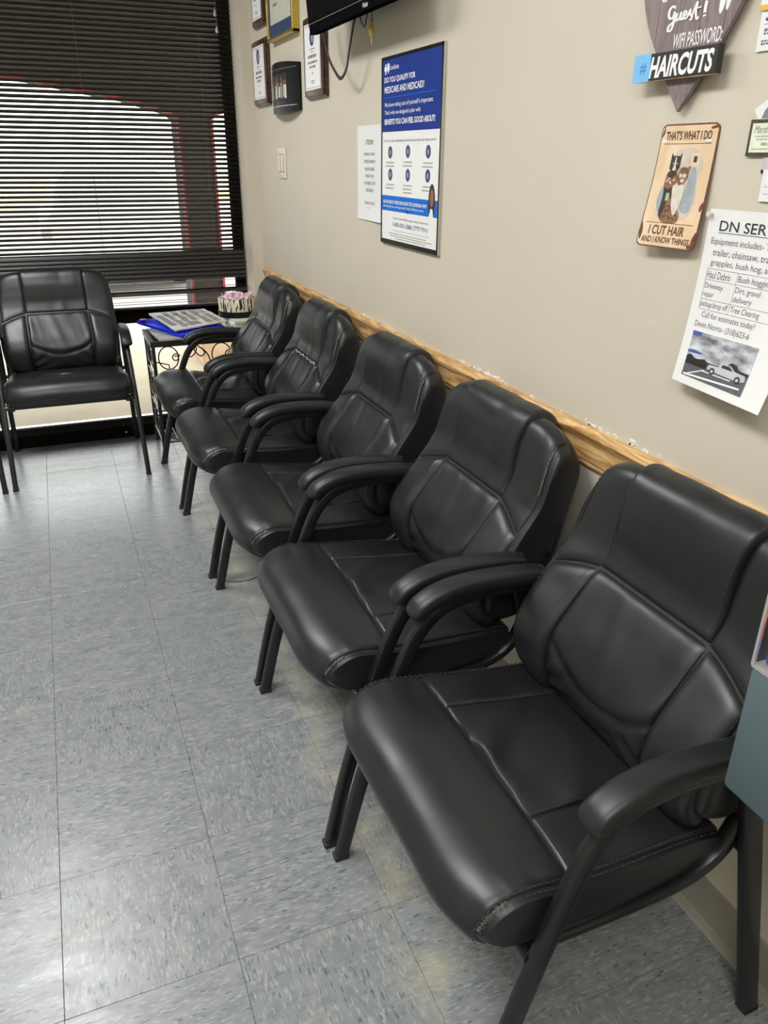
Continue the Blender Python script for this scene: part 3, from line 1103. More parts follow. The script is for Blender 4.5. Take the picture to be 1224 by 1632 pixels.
for k, c_ in enumerate((c5, c4, c3, c2, c1)):
    st_ = [o for o in c_.children if o.name.startswith('seat')][0]
    bk_ = [o for o in c_.children if o.name.startswith('backrest')][0]
    n_ = 30
    surf_strip('worn_seam', seat_pt, [(.958, 3.0 + (2.2 if k > 2 else 1.5) * i / n_) for i in range(n_ + 1)], .0030, .011 if k > 2 else .007, M['worn'], st_, 40 + k)
    if k > 0:
        surf_strip('worn_seam', back_pt, [(.935, 5.3 + 2.8 * i / n_) for i in range(n_ + 1)], .0030, .009 if k > 2 else .007, M['worn'], bk_, 60 + k)

back2 = [o for o in c2.children if o.name.startswith('backrest')][0]
surf_strip('crack', back_pt, [(-.50 + .95 * k / 40, SEAM - .02 + .03 * math.sin(k * .9)) for k in range(41)], .004, .005, M['crack'], back2, 2)

# ------------------------------------------------------------------ wall-hung things
WROT = (math.pi / 2, 0, -math.pi / 2)      # local x -> -Y (right on the wall), local y -> up, local z -> out of the wall


def wpx(px, py, off=0.0):
    """photo pixel -> (y, z) on the right wall plane (or a plane off metres in front of it)"""
    d = CR * ((px - IMG_W / 2) / F_PX) - CU * ((py - IMG_H / 2) / F_PX) + CD
    t = (WX - off) / d.x
    return d.y * t, CAM_Z + d.z * t


def wall_item(name, y, z, label, cat, off=0.0, group=None):
    return tag(empty(name, (WX - off, y, z), WROT), label, cat, group)


def text_mesh(s, bold=0.0, shear=0.0):
    cu = bpy.data.curves.new('txt', 'FONT')
    cu.body = s
    cu.size = 1.0
    cu.offset = bold
    cu.shear = shear
    cu.resolution_u = 3
    ob = bpy.data.objects.new('txt', cu)
    COL.objects.link(ob)
    dg = bpy.context.evaluated_depsgraph_get()
    dg.update()
    me = bpy.data.meshes.new_from_object(ob.evaluated_get(dg))
    bpy.data.objects.remove(ob)
    bpy.data.curves.remove(cu)
    return me


def put_text(parent, s, x, y, w, h, z, m, bold=0.0, shear=0.0, warp=None, name='lettering', rot=0.0):
    """text fitted to the box with lower left (x,y), width w and height h in the parent's plane"""
    me = text_mesh(s, bold, shear)
    xs = [v.co.x for v in me.vertices]
    ys = [v.co.y for v in me.vertices]
    x0, x1, y0, y1 = min(xs), max(xs), min(ys), max(ys)
    c, sn = math.cos(rot), math.sin(rot)
    for v in me.vertices:
        a = (v.co.x - x0) / (x1 - x0) * w
        b = (v.co.y - y0) / max(1e-6, (y1 - y0)) * h
        X, Y = x + a * c - b * sn, y + a * sn + b * c
        v.co = warp(X, Y, z) if warp else Vector((X, Y, z))
    me.materials.clear()
    me.materials.append(m)
    me.name = name
    return link(name, me, parent)


def flat(parent, name, pts, z0, z1, m, warp=None):
    mb = MB().prism(pts, z0, z1)
    if warp:
        mb.v = [tuple(warp(*p)) for p in mb.v]
    return mb.build(name, m, parent)


def rect(x0, y0, x1, y1):
    return [(x0, y0), (x1, y0), (x1, y1), (x0, y1)]


def lines(parent, rows, z, m, warp=None, name='print_lines'):
    """rows of unreadable small print: (x0, x1, y, h) broken into word-like dashes, joined"""
    mb = MB()
    for (x0, x1, y, h) in rows:
        x = x0
        while x < x1 - .0005:
            w = min(random.uniform(.9, 3.2) * h * 1.3, x1 - x)
            mb.prism(rect(x, y, x + w, y + h), z, z + .0001)
            x += w + h * .55
    if warp:
        mb.v = [tuple(warp(*p)) for p in mb.v]
    return mb.build(name, m, parent)


# ---- insurance poster
PY, PZ, PW, PH = 2.2165, 1.117, .412, .507
po = wall_item('poster', PY, PZ, 'tall blue and white health plan poster in a thin black frame', 'poster')


def pl(px, py):
    y, z = wpx(px, py)
    return -(y - PY), z - PZ


fr = MB()
hw_, t_ = PW / 2, .008
for r in ((-hw_, 0, hw_, .013), (-hw_, PH - t_, hw_, PH), (-hw_, 0, -hw_ + t_, PH), (hw_ - t_ * .7, 0, hw_, PH)):
    fr.box(r[0], r[2], r[1], r[3], 0, .0092)
fr.build('frame', M['blackframe'], po)
flat(po, 'frame_edge', rect(hw_, 0, hw_ + .0016, PH), 0, .0085, M['silver'])
flat(po, 'sheet', rect(-hw_ + t_, .01, hw_ - t_ * .7, PH - t_), 0, .008, M['white'])
yb = pl(660, 208)[1]
flat(po, 'blue_field', rect(-hw_ + t_, yb, hw_ - t_ * .7, PH - t_), .008, .0083, M['blue'])


def ptext(s, bl, br, tl, m, bold=.0, z=.0085):
    a, b, c = pl(*bl), pl(*br), pl(*tl)
    put_text(po, s, a[0], a[1], b[0] - a[0], c[1] - a[1], z, m, bold)


# zoom crop (600,50)+p/8.59
Z1 = lambda x, y: (600 + x / 8.59, 50 + y / 8.59)
Z2 = lambda x, y: (560 + x / 7.42, 190 + y / 7.42)
ptext('Louisiana', Z1(225, 530), Z1(345, 505), Z1(225, 462), M['white'], .006)
ptext('DO YOU QUALIFY FOR', Z1(148, 728), Z1(570, 655), Z1(148, 640), M['white'], .02)
ptext('MEDICARE AND MEDICAID?', Z1(148, 858), Z1(692, 762), Z1(148, 768), M['white'], .02)
a, b = pl(*Z1(148, 922)), pl(*Z1(860, 800))
flat(po, 'rule', rect(a[0], a[1], b[0], a[1] + .0016), .0083, .0086, M['sky'])
ptext('We know taking care of yourself is important.', Z1(148, 1062), Z1(818, 970), Z1(148, 985), M['white'], .004)
ptext("That's why we designed a plan with", Z1(148, 1165), Z1(640, 1105), Z1(148, 1090), M['white'], .004)
ptext('BENEFITS YOU CAN FEEL GOOD ABOUT!', Z1(148, 1285), Z1(842, 1222), Z1(148, 1208), M['white'], .025)
# cross and shield marks
a = pl(*Z1(165, 510)); b = pl(*Z1(200, 500))
cr_ = []
w_ = .0045
mb = MB().prism(rect(a[0] - w_ * .8, a[1] - .016, a[0] + w_ * .8, a[1] + .010), .0083, .0087)
mb.prism(rect(a[0] - .009, a[1] - .008, a[0] + .009, a[1] + .003), .0087, .0089)
mb.prism([(b[0] - .008, b[1] + .011), (b[0] - .009, b[1] - .004), (b[0], b[1] - .015), (b[0] + .009, b[1] - .004), (b[0] + .008, b[1] + .011)][::1], .0083, .0087)
mb.build('cross_and_shield_mark', M['white'], po)
ptext('Focus on your well-being with these benefits and many more!', Z2(420, 282), Z2(1035, 262), Z2(420, 240), M['greyink'])
random.seed(11)
for (x, y, cap) in ((490, 392, 2), (700, 382, 2), (942, 385, 2), (490, 655, 2), (697, 663, 3), (935, 672, 2)):
    c = pl(*Z2(x, y))
    ic = flat(po, 'icon', ellipse(c[0], c[1], .0155, .0170, 20), .0080, .0084, M['navy'])
    flat(ic, 'icon_sign', ellipse(c[0], c[1], .006, .007, 8), .0084, .0086, M['paleink'])
    lines(po, [(c[0] - .030 - .006 * (k == 1), c[0] + .030, c[1] - .030 - .0095 * k, .0042) for k in range(cap)], .0080, M['paleink'])
a, b = pl(*Z2(395, 1065)), pl(*Z2(1045, 960))
flat(po, 'banner', rect(-hw_ + t_, pl(*Z2(395, 1068))[1], hw_ - t_ * .7, pl(*Z2(395, 892))[1]), .0080, .0084, M['sky'])
c = pl(*Z2(697, 1108))
flat(po, 'banner_pointer', [(c[0] - .007, c[1] + .008), (c[0], c[1] - .006), (c[0] + .007, c[1] + .008)], .0080, .0084, M['sky'])
ptext('ASK ME ABOUT MEDICARE MADE THE LOUISIANA WAY', Z2(407, 985), Z2(925, 1022), Z2(407, 945), M['white'], .02, .0086)
ptext("with benefits you won't get with Original Medicare alone.", Z2(407, 1038), Z2(885, 1088), Z2(407, 1002), M['white'], .0, .0086)
c = pl(*Z2(985, 1010))
flat(po, 'portrait_hair', ellipse(c[0] - .002, c[1] + .006, .021, .046, 18), .0084, .0087, M['hair'])
flat(po, 'portrait_face', ellipse(c[0] - .001, c[1] + .016, .012, .023, 18), .0087, .0089, M['skin'])
flat(po, 'portrait_shirt', [(c[0] - .022, c[1] - .040), (c[0] + .012, c[1] - .040), (c[0] + .006, c[1] - .014), (c[0] - .006, c[1] - .010)], .0087, .0089, M['white'])
ptext('Contact a local Medicare expert today to learn more.', Z2(520, 1185), Z2(945, 1238), Z2(520, 1152), M['greyink'])
ptext('1-833-531-2065 (TTY 711)', Z2(520, 1278), Z2(930, 1335), Z2(520, 1215), M['navy'], .012)
a = pl(*Z2(520, 1315))
b = pl(*Z2(945, 1390))
lines(po, [(a[0], b[0], a[1], .0016), (a[0] - .03, b[0] - .02, a[1] - .010, .003), (a[0] - .02, b[0] + .02, a[1] - .0165, .003), (a[0] + .02, b[0] - .02, a[1] - .023, .003)], .0080, M['paleink'])

# ---- attention notice
AY, AZ = 2.540, 1.172
at = wall_item('notice_sheet', AY, AZ, 'white letter-size price notice taped to wall left of the poster', 'notice')
def atw(x, y, z):
    t = max(0, (.06 - y) / .06)
    return Vector((x, y, z + .006 * t * t * (1 if x > 0 else .4)))
mb = MB()
nx, ny = 6, 14
v = [atw(-.11 + .22 * i / nx, .281 * j / ny, .0012) for i in range(nx + 1) for j in range(ny + 1)]
v2 = [p - Vector((0, 0, .0004)) for p in v]
k = ny + 1
n0 = len(v)
f = [(i * k + j, (i + 1) * k + j, (i + 1) * k + j + 1, i * k + j + 1) for i in range(nx) for j in range(ny)]
mb.add(v + v2, f + [tuple(n0 + q for q in reversed(t)) for t in f])
mb.build('sheet', M['paper'], at)
rows = [('ATTENTION!!', .225, .054, .015, M['olive']), ('BEGINNING OCTOBER 1,', .193, .078, .0095, M['greyink']), ('THE PRICE OF HAIRCUTS', .172, .080, .0095, M['greyink']),
        ('WILL BE INCREASING', .150, .068, .0095, M['greyink']), ('FROM $18 TO $20', .129, .060, .0095, M['greyink']), ('DUE TO RISING COST OF', .108, .080, .0095, M['greyink']),
        ('SHOP SUPPLIES.', .087, .054, .0095, M['greyink']), ('THANK YOU FOR YOUR', .048, .074, .0095, M['greyink']), ('BUSINESS', .030, .036, .0095, M['greyink'])]
for s_, y, w, h, m_ in rows:
    w *= 1.25
    put_text(at, s_, -w / 2, y, w, h, .0016, m_, .006)
for y in (.278, .002):
    flat(at, 'tape', rect(-.03, y - .012, .02, y + .010), .0024 if y < .1 else .0014, .0026 if y < .1 else .0016, M['tassel']) if False else None

# ---- light switch
sw = wall_item('light_switch', 3.585, 1.275, 'ivory double rocker light switch plate below the framed photo', 'light switch')
MB().rbox(-.062, .062, 0, .121, 0, .007, .003).build('plate', M['ivory'], sw, True)
for x in (-.024, .024):
    flat(sw, 'rocker_gap_shade', rect(x - .019, .024, x + .019, .097), .0068, .0072, M['cardgrey'])  # grey sheet on the plate, painted shade around the rocker
    MB().rbox(x - .0165, x + .0165, .027, .094, .005, .0125, .002).build('rocker', M['ivory'], sw, True)
    for y in (.014, .107):
        MB().lathe([(.001, .0066), (.0035, .0066), (.003, .0082), (.001, .0084)], 10, (x, y, 0)).build('screw', M['ivory'], sw)


# ---- plaques
def plaque(y0, y1, z0, z1, label, seal=True):
    w, h = y1 - y0, z1 - z0
    p = wall_item('award_plaque', (y0 + y1) / 2, z0, label, 'plaque', 0, 'walnut award plaques')
    mb = MB().rbox(-w / 2, w / 2, 0, h, 0, .012, .002)
    mb.rbox(-w / 2 + .006, w / 2 - .006, .006, h - .006, .010, .022, .004)
    mb.build('board', M['walnut'], p, True, 30)
    q = flat(p, 'metal_plate', rect(-w / 2 + .024, .026, w / 2 - .024, h - .026), .020, .0232, M['white'])
    bw = w / 2 - .029
    mb = MB()
    for r in ((-bw, .032, bw, .0335), (-bw, h - .0335, bw, h - .032), (-bw, .032, -bw + .0015, h - .032), (bw - .0015, .032, bw, h - .032)):
        mb.prism(rect(*r), .0232, .0234)
    mb.build('border_line', M['redprint'] if False else M['greyink'], p)
    e = flat(p, 'seal', ellipse(0, h * .74, .026, .030, 20), .0232, .0235, M['navy'])
    flat(e, 'seal_figure', ellipse(.004, h * .73, .012, .018, 12), .0235, .0237, M['paleink'])
    lines(p, [(-.030, .030, h * .585, .0035), (-.014, .014, h * .55, .0035), (-.050, .050, h * .485, .010), (-.055, .055, h * .42, .007), (-.035, .035, h * .365, .007), (-.006, .006, h * .29, .005), (-.022, .022, h * .20, .0035), (-.014, .014, h * .175, .0035)], .0232, M['greyink'])
    return p


random.seed(21)
plaque(3.725, 3.925, 1.868, 2.130, 'walnut award plaque cut by the top picture edge, nearest the window')
plaque(3.715, 3.962, 1.568, 1.824, 'walnut award plaque directly above left of the light switch')
plaque(2.935, 3.165, 1.556, 1.815, 'walnut award plaque half hidden by the bottom corner of the television')

# ---- gold framed certificate
cf = wall_item('framed_certificate', 3.455, 1.788, 'certificate with dark blue mat in a shiny gold frame', 'framed certificate')
mb = MB()
W2, Hc = .187, .46
for r in ((-W2, 0, W2, .012), (-W2, Hc - .012, W2, Hc), (-W2, 0, -W2 + .012, Hc), (W2 - .012, 0, W2, Hc)):
    mb.rbox(r[0], r[2], r[1], r[3], 0, .030, .002)
mb.build('frame', M['gold'], cf)
flat(cf, 'mat_board', rect(-W2 + .012, .012, W2 - .012, Hc - .012), 0, .022, M['matblue'])
flat(cf, 'certificate', rect(-.147, .056, .147, Hc - .05), .022, .0225, M['parch'])
lines(cf, [(-.07 - .02 * (k % 2), .07, .30 - .018 * k, .006) for k in range(7)] + [(-.10, -.04, .115, .010), (.045, .105, .140, .010)], .0225, M['greyink'])
flat(cf, 'seal', ellipse(-.085, .36, .022, .026, 16), .0225, .0228, M['navy'])
MB().add([(-W2 + .011, .011, .026), (W2 - .011, .011, .026), (W2 - .011, Hc - .011, .026), (-W2 + .011, Hc - .011, .026)], [(0, 1, 2, 3)]).build('glass', M['acrylic'], cf)

# ---- black curved photo frame
pf = wall_item('framed_photo', 3.462, 1.527, 'black bowed picture frame holding a dark group photograph', 'photo frame')
mb = MB()
pts = []
nn = 14
for i in range(nn + 1):
    a = -1 + 2 * i / nn
    pts.append((a * .196, .034 * (1 - a * a) + .010))
v, f = [], []
for (x, d) in pts:
    bow = .012 * (1 - (x / .196) ** 2)
    v += [(x, -bow * .6, 0), (x, -bow * .6, d), (x, .163 + bow, d), (x, .163 + bow, 0)]
for i in range(nn):
    for j in range(4):
        f.append((i * 4 + j, (i + 1) * 4 + j, (i + 1) * 4 + (j + 1) % 4, i * 4 + (j + 1) % 4))
f += [(0, 1, 2, 3), (nn * 4 + 3, nn * 4 + 2, nn * 4 + 1, nn * 4)]
mb.add(v, f).build('frame', M['blackframe'], pf, True, 35)


def pfw(x, y, z):
    return Vector((x, y, .034 * (1 - (x / .196) ** 2) + .010 + z))


for y in (.018, .148):
    mb = MB()
    for i in range(nn):
        x0, x1 = -.18 + .36 * i / nn, -.18 + .36 * (i + 1) / nn
        mb.prism(rect(x0, y, x1, y + .003), .0, .0008)
    mb.v = [tuple(pfw(*p)) for p in mb.v]
    mb.build('silver_line', M['silver'], pf)
mb = MB()
for i in range(nn):
    mb.prism(rect(-.150 + .26 * i / nn, .040, -.150 + .26 * (i + 1) / nn, .132), .0002, .0008)
mb.v = [tuple(pfw(*p)) for p in mb.v]
mb.build('photograph', M['hair'], pf)
random.seed(8)
for i in range(12):
    x = -.140 + i * .0215 + random.uniform(-.004, .004)
    if i in (4,):
        continue
    w, h = random.uniform(.014, .021), random.uniform(.050, .080)
    y = .043 + random.uniform(0, .008)
    m_ = [M['paleink'], M['greyblue'], M['cape'], M['paper'], M['skin']][random.choice([0, 1, 2, 3, 0, 1, 4])]
    fg = flat(pf, 'figure', [(x - w / 2, y), (x + w / 2, y), (x + w * .42, y + h * .72), (x - w * .42, y + h * .72)], .0009, .0012, m_, pfw)
    flat(fg, 'face', ellipse(x, y + h * .86, w * .28, h * .13, 10), .0009, .0013, M['skin'], pfw)

# ---- television on a tilting bracket
TVL = .735
tv = wall_item('television', 2.757 - TVL / 2, 1.712, 'black flat screen television tilted down from the wall, cut by the picture top', 'television', WX - .86)
tv.rotation_euler = (math.pi / 2, 0, -math.pi / 2)
tilt = empty('tv_tilt') if False else None
mb = MB().rbox(-TVL / 2, TVL / 2, 0, .44, -.030, 0, .004)
tvb = mb.build('casing', M['bezel'], tv, True, 30)
flat(tv, 'screen', rect(-TVL / 2 + .014, .032, TVL / 2 - .014, .426), 0, .0012, M['screen'])
MB().rbox(-TVL / 2 + .002, TVL / 2 - .002, .0265, .0285, -.001, .0016, .0005).build('bezel_line', M['tvgrey'], tv)
MB().rbox(-TVL / 2 + .06, TVL / 2 - .06, .012, .38, -.062, -.028, .012).build('rear_cover', M['tvgrey'], tv, True, 30)
put_text(tv, 'Haier', .118, .0085, .040, .012, .0006, M['white'], .01, name='brand_lettering')
flat(tv, 'energy_sticker', rect(-TVL / 2 + .001, .004, -TVL / 2 + .009, .022), 0, .0008, M['paper'])
MB().rbox(-.12, .12, .12, .32, -.1225, -.115, .003).build('wall_plate', M['metal'], tv)
MB().rbox(-.04, .04, .18, .26, -.117, -.06, .004).build('bracket_arm', M['metal'], tv)
tv.rotation_euler = (math.pi / 2 - 0.0, 0, -math.pi / 2)
tv.rotation_mode = 'QUATERNION'
from mathutils import Quaternion
base_q = Matrix.Rotation(-math.pi / 2, 4, 'Z') @ Matrix.Rotation(math.pi / 2, 4, 'X') @ Matrix.Rotation(math.radians(5.5), 4, 'X')
tv.rotation_quaternion = base_q.to_quaternion()

# hanging cables
cb = tag(empty('tv_cable', (WX, 2.65, 1.59)), 'flat black cable hanging in a loop below the television', 'cable')
pp = [wpx(x, y, .055) for x, y in [(570, 20), (564, 36), (556, 85), (552, 110), (543, 125), (533, 112), (524, 92), (516, 62), (512, 35)]]
path = cr([(-.055 - .0, y - 2.65, z - 1.59) for y, z in pp], 6)
MB().sweep(path, rrect(.003, .011, .001, 1), Vector((1, 0, 0))).build('strap', M['cable'], cb, True, 40)
wv = tag(empty('tv_wire', (WX, 2.42, 1.68)), 'thin black wire hanging under the television brand mark', 'wire')
pp = [wpx(x, y, .06) for x, y in [(574, 18), (575, 32), (581, 43), (584, 30), (586, 15)]]
MB().tube(cr([(-.06, y - 2.42, z - 1.68) for y, z in pp], 5), .0016, 6).build('loop', M['cable'], wv)
yc = tag(empty('yellow_connector', (WX, 2.39, 1.66)), 'yellow plug dangling under the television', 'connector')
pp = [wpx(x, y, .06) for x, y in [(593, 12), (593, 35), (592, 48), (591, 62)]]
pp = [(-.06, y - 2.39, z - 1.66) for y, z in pp]
MB().tube([pp[0], pp[1]], .0014, 6).build('lead', M['cable'], yc)
q = pp[2]
MB().lathe([(.0015, -.036), (.002, -.016), (.006, -.012), (.009, 0), (.007, .012), (.0025, .018), (.0025, .03)], 12, q).build('plug', M['yellow'], yc, True)

# ---- tape mark left on the wall
a, b = wpx(1032, 513), wpx(1064, 513)
tp = wall_item('tape_scrap', (a[0] + b[0]) / 2, a[1] - .004, 'pale scrap of tape stuck on the bare wall left of the flyer', 'tape')
flat(tp, 'strip', rect(-(a[0] - b[0]) / 2, 0, (a[0] - b[0]) / 2, .0085), 0, .0004, M['jamb'] if False else mat('tape_film', srgb(206, 200, 188), 0.35))

# ---- heart shaped wifi sign
HY, HZ = 1.127, 1.431
he = wall_item('heart_sign', HY, HZ, 'grey wooden heart sign asking for the wifi password', 'sign')
half = [(0, 0), (.028, .034), (.062, .078), (.094, .122), (.113, .160), (.120, .192), (.116, .222), (.100, .244), (.074, .254), (.045, .248), (.020, .230), (0, .206)]
right = cr(half, 5)
outline = right + [(-x, y) for x, y in reversed(right[1:-1])]
# planks: slice the heart in vertical boards with a fine gap
edges = [-.125, -.075, -.026, .024, .074, .125]


def clip(poly, x0, keep_right):
    out = []
    for i in range(len(poly)):
        p, q = poly[i], poly[(i + 1) % len(poly)]
        ip = (p[0] >= x0) == keep_right
        iq = (q[0] >= x0) == keep_right
        if ip:
            out.append(p)
        if ip != iq:
            t = (x0 - p[0]) / (q[0] - p[0])
            out.append((x0, p[1] + t * (q[1] - p[1])))
    return out


for k in range(5):
    pg = clip(clip(outline, edges[k] + .0005, True), edges[k + 1] - .0005, False)
    flat(he, 'board', pg, .010, .017, M['greywood'])
flat(he, 'backing', [(x * .94, .012 + y * .93) for x, y in outline], .004, .0105, M['signblack'])


def ribbon(mb, pts, w, z, per=8):
    path = cr(pts, per)
    n_ = len(path)
    v = []
    for i, p in enumerate(path):
        a, b = path[max(0, i - 1)], path[min(n_ - 1, i + 1)]
        d = Vector((b[0] - a[0], b[1] - a[1]))
        d = d.normalized() if d.length > 1e-9 else Vector((1, 0))
        # brush pen: thicker on down strokes
        ww = w * (.55 + .75 * abs(d.y)) / 2
        zz = z + i * .000004
        v += [(p[0] - d.y * ww, p[1] + d.x * ww, zz), (p[0] + d.y * ww, p[1] - d.x * ww, zz)]
    mb.add(v, [(2 * i, 2 * i + 1, 2 * i + 3, 2 * i + 2) for i in range(n_ - 1)])


# hand lettered "Guest!"
def hx(px, py):
    y, z = wpx(px, py, .017)
    return (-(y - HY), z - HZ)


ZH = lambda x, y: hx(1020 + x / 6.0, y / 6.0)
mb = MB()
ribbon(mb, [ZH(345, 75), ZH(320, 62), ZH(290, 95), ZH(278, 150), ZH(295, 180), ZH(322, 160), ZH(335, 120), ZH(330, 170), ZH(315, 250), ZH(290, 295), ZH(268, 290), ZH(285, 245), ZH(345, 200)], .0042, .0174)
ribbon(mb, [ZH(362, 125), ZH(352, 165), ZH(358, 195), ZH(378, 180), ZH(398, 120), ZH(392, 165), ZH(402, 188), ZH(420, 165)], .0036, .0178)
ribbon(mb, [ZH(418, 155), ZH(445, 140), ZH(450, 112), ZH(432, 110), ZH(422, 150), ZH(436, 180), ZH(462, 160)], .0036, .0182)
ribbon(mb, [ZH(462, 160), ZH(490, 95), ZH(488, 130), ZH(506, 160), ZH(498, 185), ZH(478, 188)], .0036, .0186)
ribbon(mb, [ZH(500, 170), ZH(560, 20), ZH(545, 110), ZH(550, 180), ZH(572, 160)], .0036, .0190)
ribbon(mb, [ZH(525, 85), ZH(600, 65)], .0034, .0194)
ribbon(mb, [ZH(645, 5), ZH(632, 60), ZH(622, 118)], .0048, .0176)
ribbon(mb, [ZH(620, 140), ZH(618, 156)], .0052, .0176)
ribbon(mb, [ZH(218, 2), ZH(238, 14), ZH(262, 2)], .0036, .0176)
mb.build('script_lettering', M['white'], he)
a, b, c = ZH(310, 470), ZH(785, 375), ZH(310, 385)
put_text(he, 'WIFI PASSWORD:', a[0], a[1] + .000, b[0] - a[0], .0205, .0176, M['white'], .012, shear=.12)
c = hx(1157, 3)
flat(he, 'white_oval', ellipse(c[0] - .005, c[1] + .006, .0058, .020, 16, -.12), .017, .0178, M['white'])
flat(he, 'white_oval', ellipse(c[0] + .007, c[1] + .007, .0045, .018, 16, -.12), .017, .0178, M['white'])

bd = wall_item('haircuts_board', 1.136, 1.478, 'small black board lettered HAIRCUTS across the tip of the heart sign', 'sign', 0.017)
MB().rbox(-.094, .094, 0, .0395, .0003, .0125, .0012).build('board', M['signblack'], bd)
put_text(bd, 'HAIRCUTS', -.056, .0035, .143, .031, .0128, M['white'], .035, shear=.18)
MB().box(-.094, .094, -.0004, .0002, .0008, .012).build('raw_edge', M['oak'], bd)
bn = wall_item('sticky_note', 1.211, 1.4785, 'light blue paper square with a number sign on the left of the HAIRCUTS board', 'note', 0.0297)
flat(bn, 'square', rect(-.0205, -.001, .0205, .0395), 0.0002, .0007, M['note'])
put_text(bn, '#', -.004, .010, .016, .017, .0008, M['noteink'], .01)

# ---- cat barber tin sign (bowed away from the wall at its foot)
CY, CZ, CW, CHH = 1.1065, 1.224, .131, .190
cs = wall_item('tin_sign', CY, CZ, 'rusty edged cream tin sign with two barber shop cats', 'sign')


def cw_(x, y, z):
    a = (x + CW / 2) / CW
    b = max(0, min(1, y / CHH))
    return Vector((x, y, .002 + (1 - b) ** 1.6 * (.026 + (.014 - .026) * a) + z))


def cbl(name, pts, z0, z1, m):
    """polygon subdivided along y so that it follows the bow"""
    return flat(cs, name, pts, z0, z1, m, cw_)


def rr(w0, h0, w1, h1, r):
    cx, cy = (w0 + w1) / 2, (h0 + h1) / 2
    return [(cx + x, cy + y) for x, y in rrect(w1 - w0, h1 - h0, r, 4)]


def sheet(parent, name, x0, x1, y0, y1, z, th, m, warp, nx=8, ny=14):
    mb = MB()
    v = [warp(x0 + (x1 - x0) * i / nx, y0 + (y1 - y0) * j / ny, z) for i in range(nx + 1) for j in range(ny + 1)]
    v2 = [warp(x0 + (x1 - x0) * i / nx, y0 + (y1 - y0) * j / ny, z - th) for i in range(nx + 1) for j in range(ny + 1)]
    k = ny + 1
    n0 = len(v)
    f = [(i * k + j, (i + 1) * k + j, (i + 1) * k + j + 1, i * k + j + 1) for i in range(nx) for j in range(ny)]
    f2 = [tuple(n0 + q for q in reversed(t)) for t in f]
    rim = [i * k for i in range(nx + 1)] + [nx * k + j for j in range(1, ny + 1)] + [i * k + ny for i in range(nx - 1, -1, -1)] + [j for j in range(ny - 1, 0, -1)]
    side = [(rim[i], rim[(i + 1) % len(rim)], n0 + rim[(i + 1) % len(rim)], n0 + rim[i]) for i in range(len(rim))]
    mb.add(v + v2, f + f2 + side)
    return mb.build(name, m, parent)


def rounded_sheet(parent, name, w, h, r, z, th, m, warp, inset=0.0):
    """strips stacked in y so the bow is followed; corners rounded"""
    mb = MB()
    ny = 28
    L_, R_ = [], []
    for j in range(ny + 1):
        t = j / ny
        y = h * (t * t * (3 - 2 * t) * .5 + t * .5)
        dy = min(y, h - y)
        x = w / 2 - (r - math.sqrt(max(0, r * r - (r - dy) ** 2)) if dy < r else 0)
        L_.append((-x, y)); R_.append((x, y))
    v = []
    for zz in (z, z - th):
        for p, q in zip(L_, R_):
            v += [warp(p[0], p[1] + inset, zz), warp(q[0], q[1] + inset, zz)]
    n0 = 2 * (ny + 1)
    f = []
    for j in range(ny):
        a = 2 * j
        f += [(a, a + 1, a + 3, a + 2), (n0 + a, n0 + a + 2, n0 + a + 3, n0 + a + 1), (a, a + 2, n0 + a + 2, n0 + a), (a + 1, n0 + a + 1, n0 + a + 3, a + 3)]
    f += [(0, n0, n0 + 1, 1), (2 * ny, 2 * ny + 1, n0 + 2 * ny + 1, n0 + 2 * ny)]
    mb.add(v, f)
    return mb.build(name, m, parent)


rounded_sheet(cs, 'rusted_rim', CW, CHH, .010, .0, .0014, M['rust'], cw_)
rounded_sheet(cs, 'cream_face', CW - .005, CHH - .005, .008, .0004, .0003, M['cream'], cw_, .0025)

for y in (.0385, .160):
    sheet(cs, 'rule', -.054, .054, y, y + .0010, .0007, .0001, M['rust'], cw_, 3, 1)
put_text(cs, "THAT'S WHAT I DO", -.052, .166, .104, .0135, .0009, M['brown'], .022, warp=cw_)
put_text(cs, 'I CUT HAIR', -.042, .0205, .080, .0150, .0009, M['brown'], .025, warp=cw_)
put_text(cs, 'AND I KNOW THINGS', -.054, .0075, .107, .0100, .0009, M['brown'], .022, warp=cw_)


def cpoly(name, pts, z, m):
    mb = MB().prism(pts, z, z + .0001)
    bm = bmesh.new()
    me = mb.mesh('p', m)
    bm.from_mesh(me)
    bmesh.ops.triangulate(bm, faces=bm.faces)
    for k in range(1, 14):
        bmesh.ops.bisect_plane(bm, geom=bm.verts[:] + bm.edges[:] + bm.faces[:], plane_co=(0, CHH * k / 14, 0), plane_no=(0, 1, 0))
    for v in bm.verts:
        v.co = cw_(*v.co)
    bm.to_mesh(me)
    bm.free()
    return link(name, me, cs)


cpoly('grey_wash', cr([(-.042, .060), (-.030, .047), (.004, .044), (.034, .050), (.044, .072), (.040, .100), (.046, .128), (.030, .150), (-.004, .154), (-.030, .140), (-.030, .110), (-.042, .085)], 4, True), .0005, M['wash'])
cpoly('grey_wash', cr([(.014, .062), (.034, .058), (.040, .085), (.034, .120), (.022, .124), (.018, .095)], 4, True), .0007, M['greyblue'])
cpoly('grey_wash', cr([(-.040, .066), (-.030, .056), (-.026, .080), (-.032, .100), (-.040, .084)], 4, True), .0007, M['greyblue'])
for x_ in (-.061, .040):
    cpoly('tape', rect(x_, .1625, x_ + .014, .1665), .0012, M['paper'])
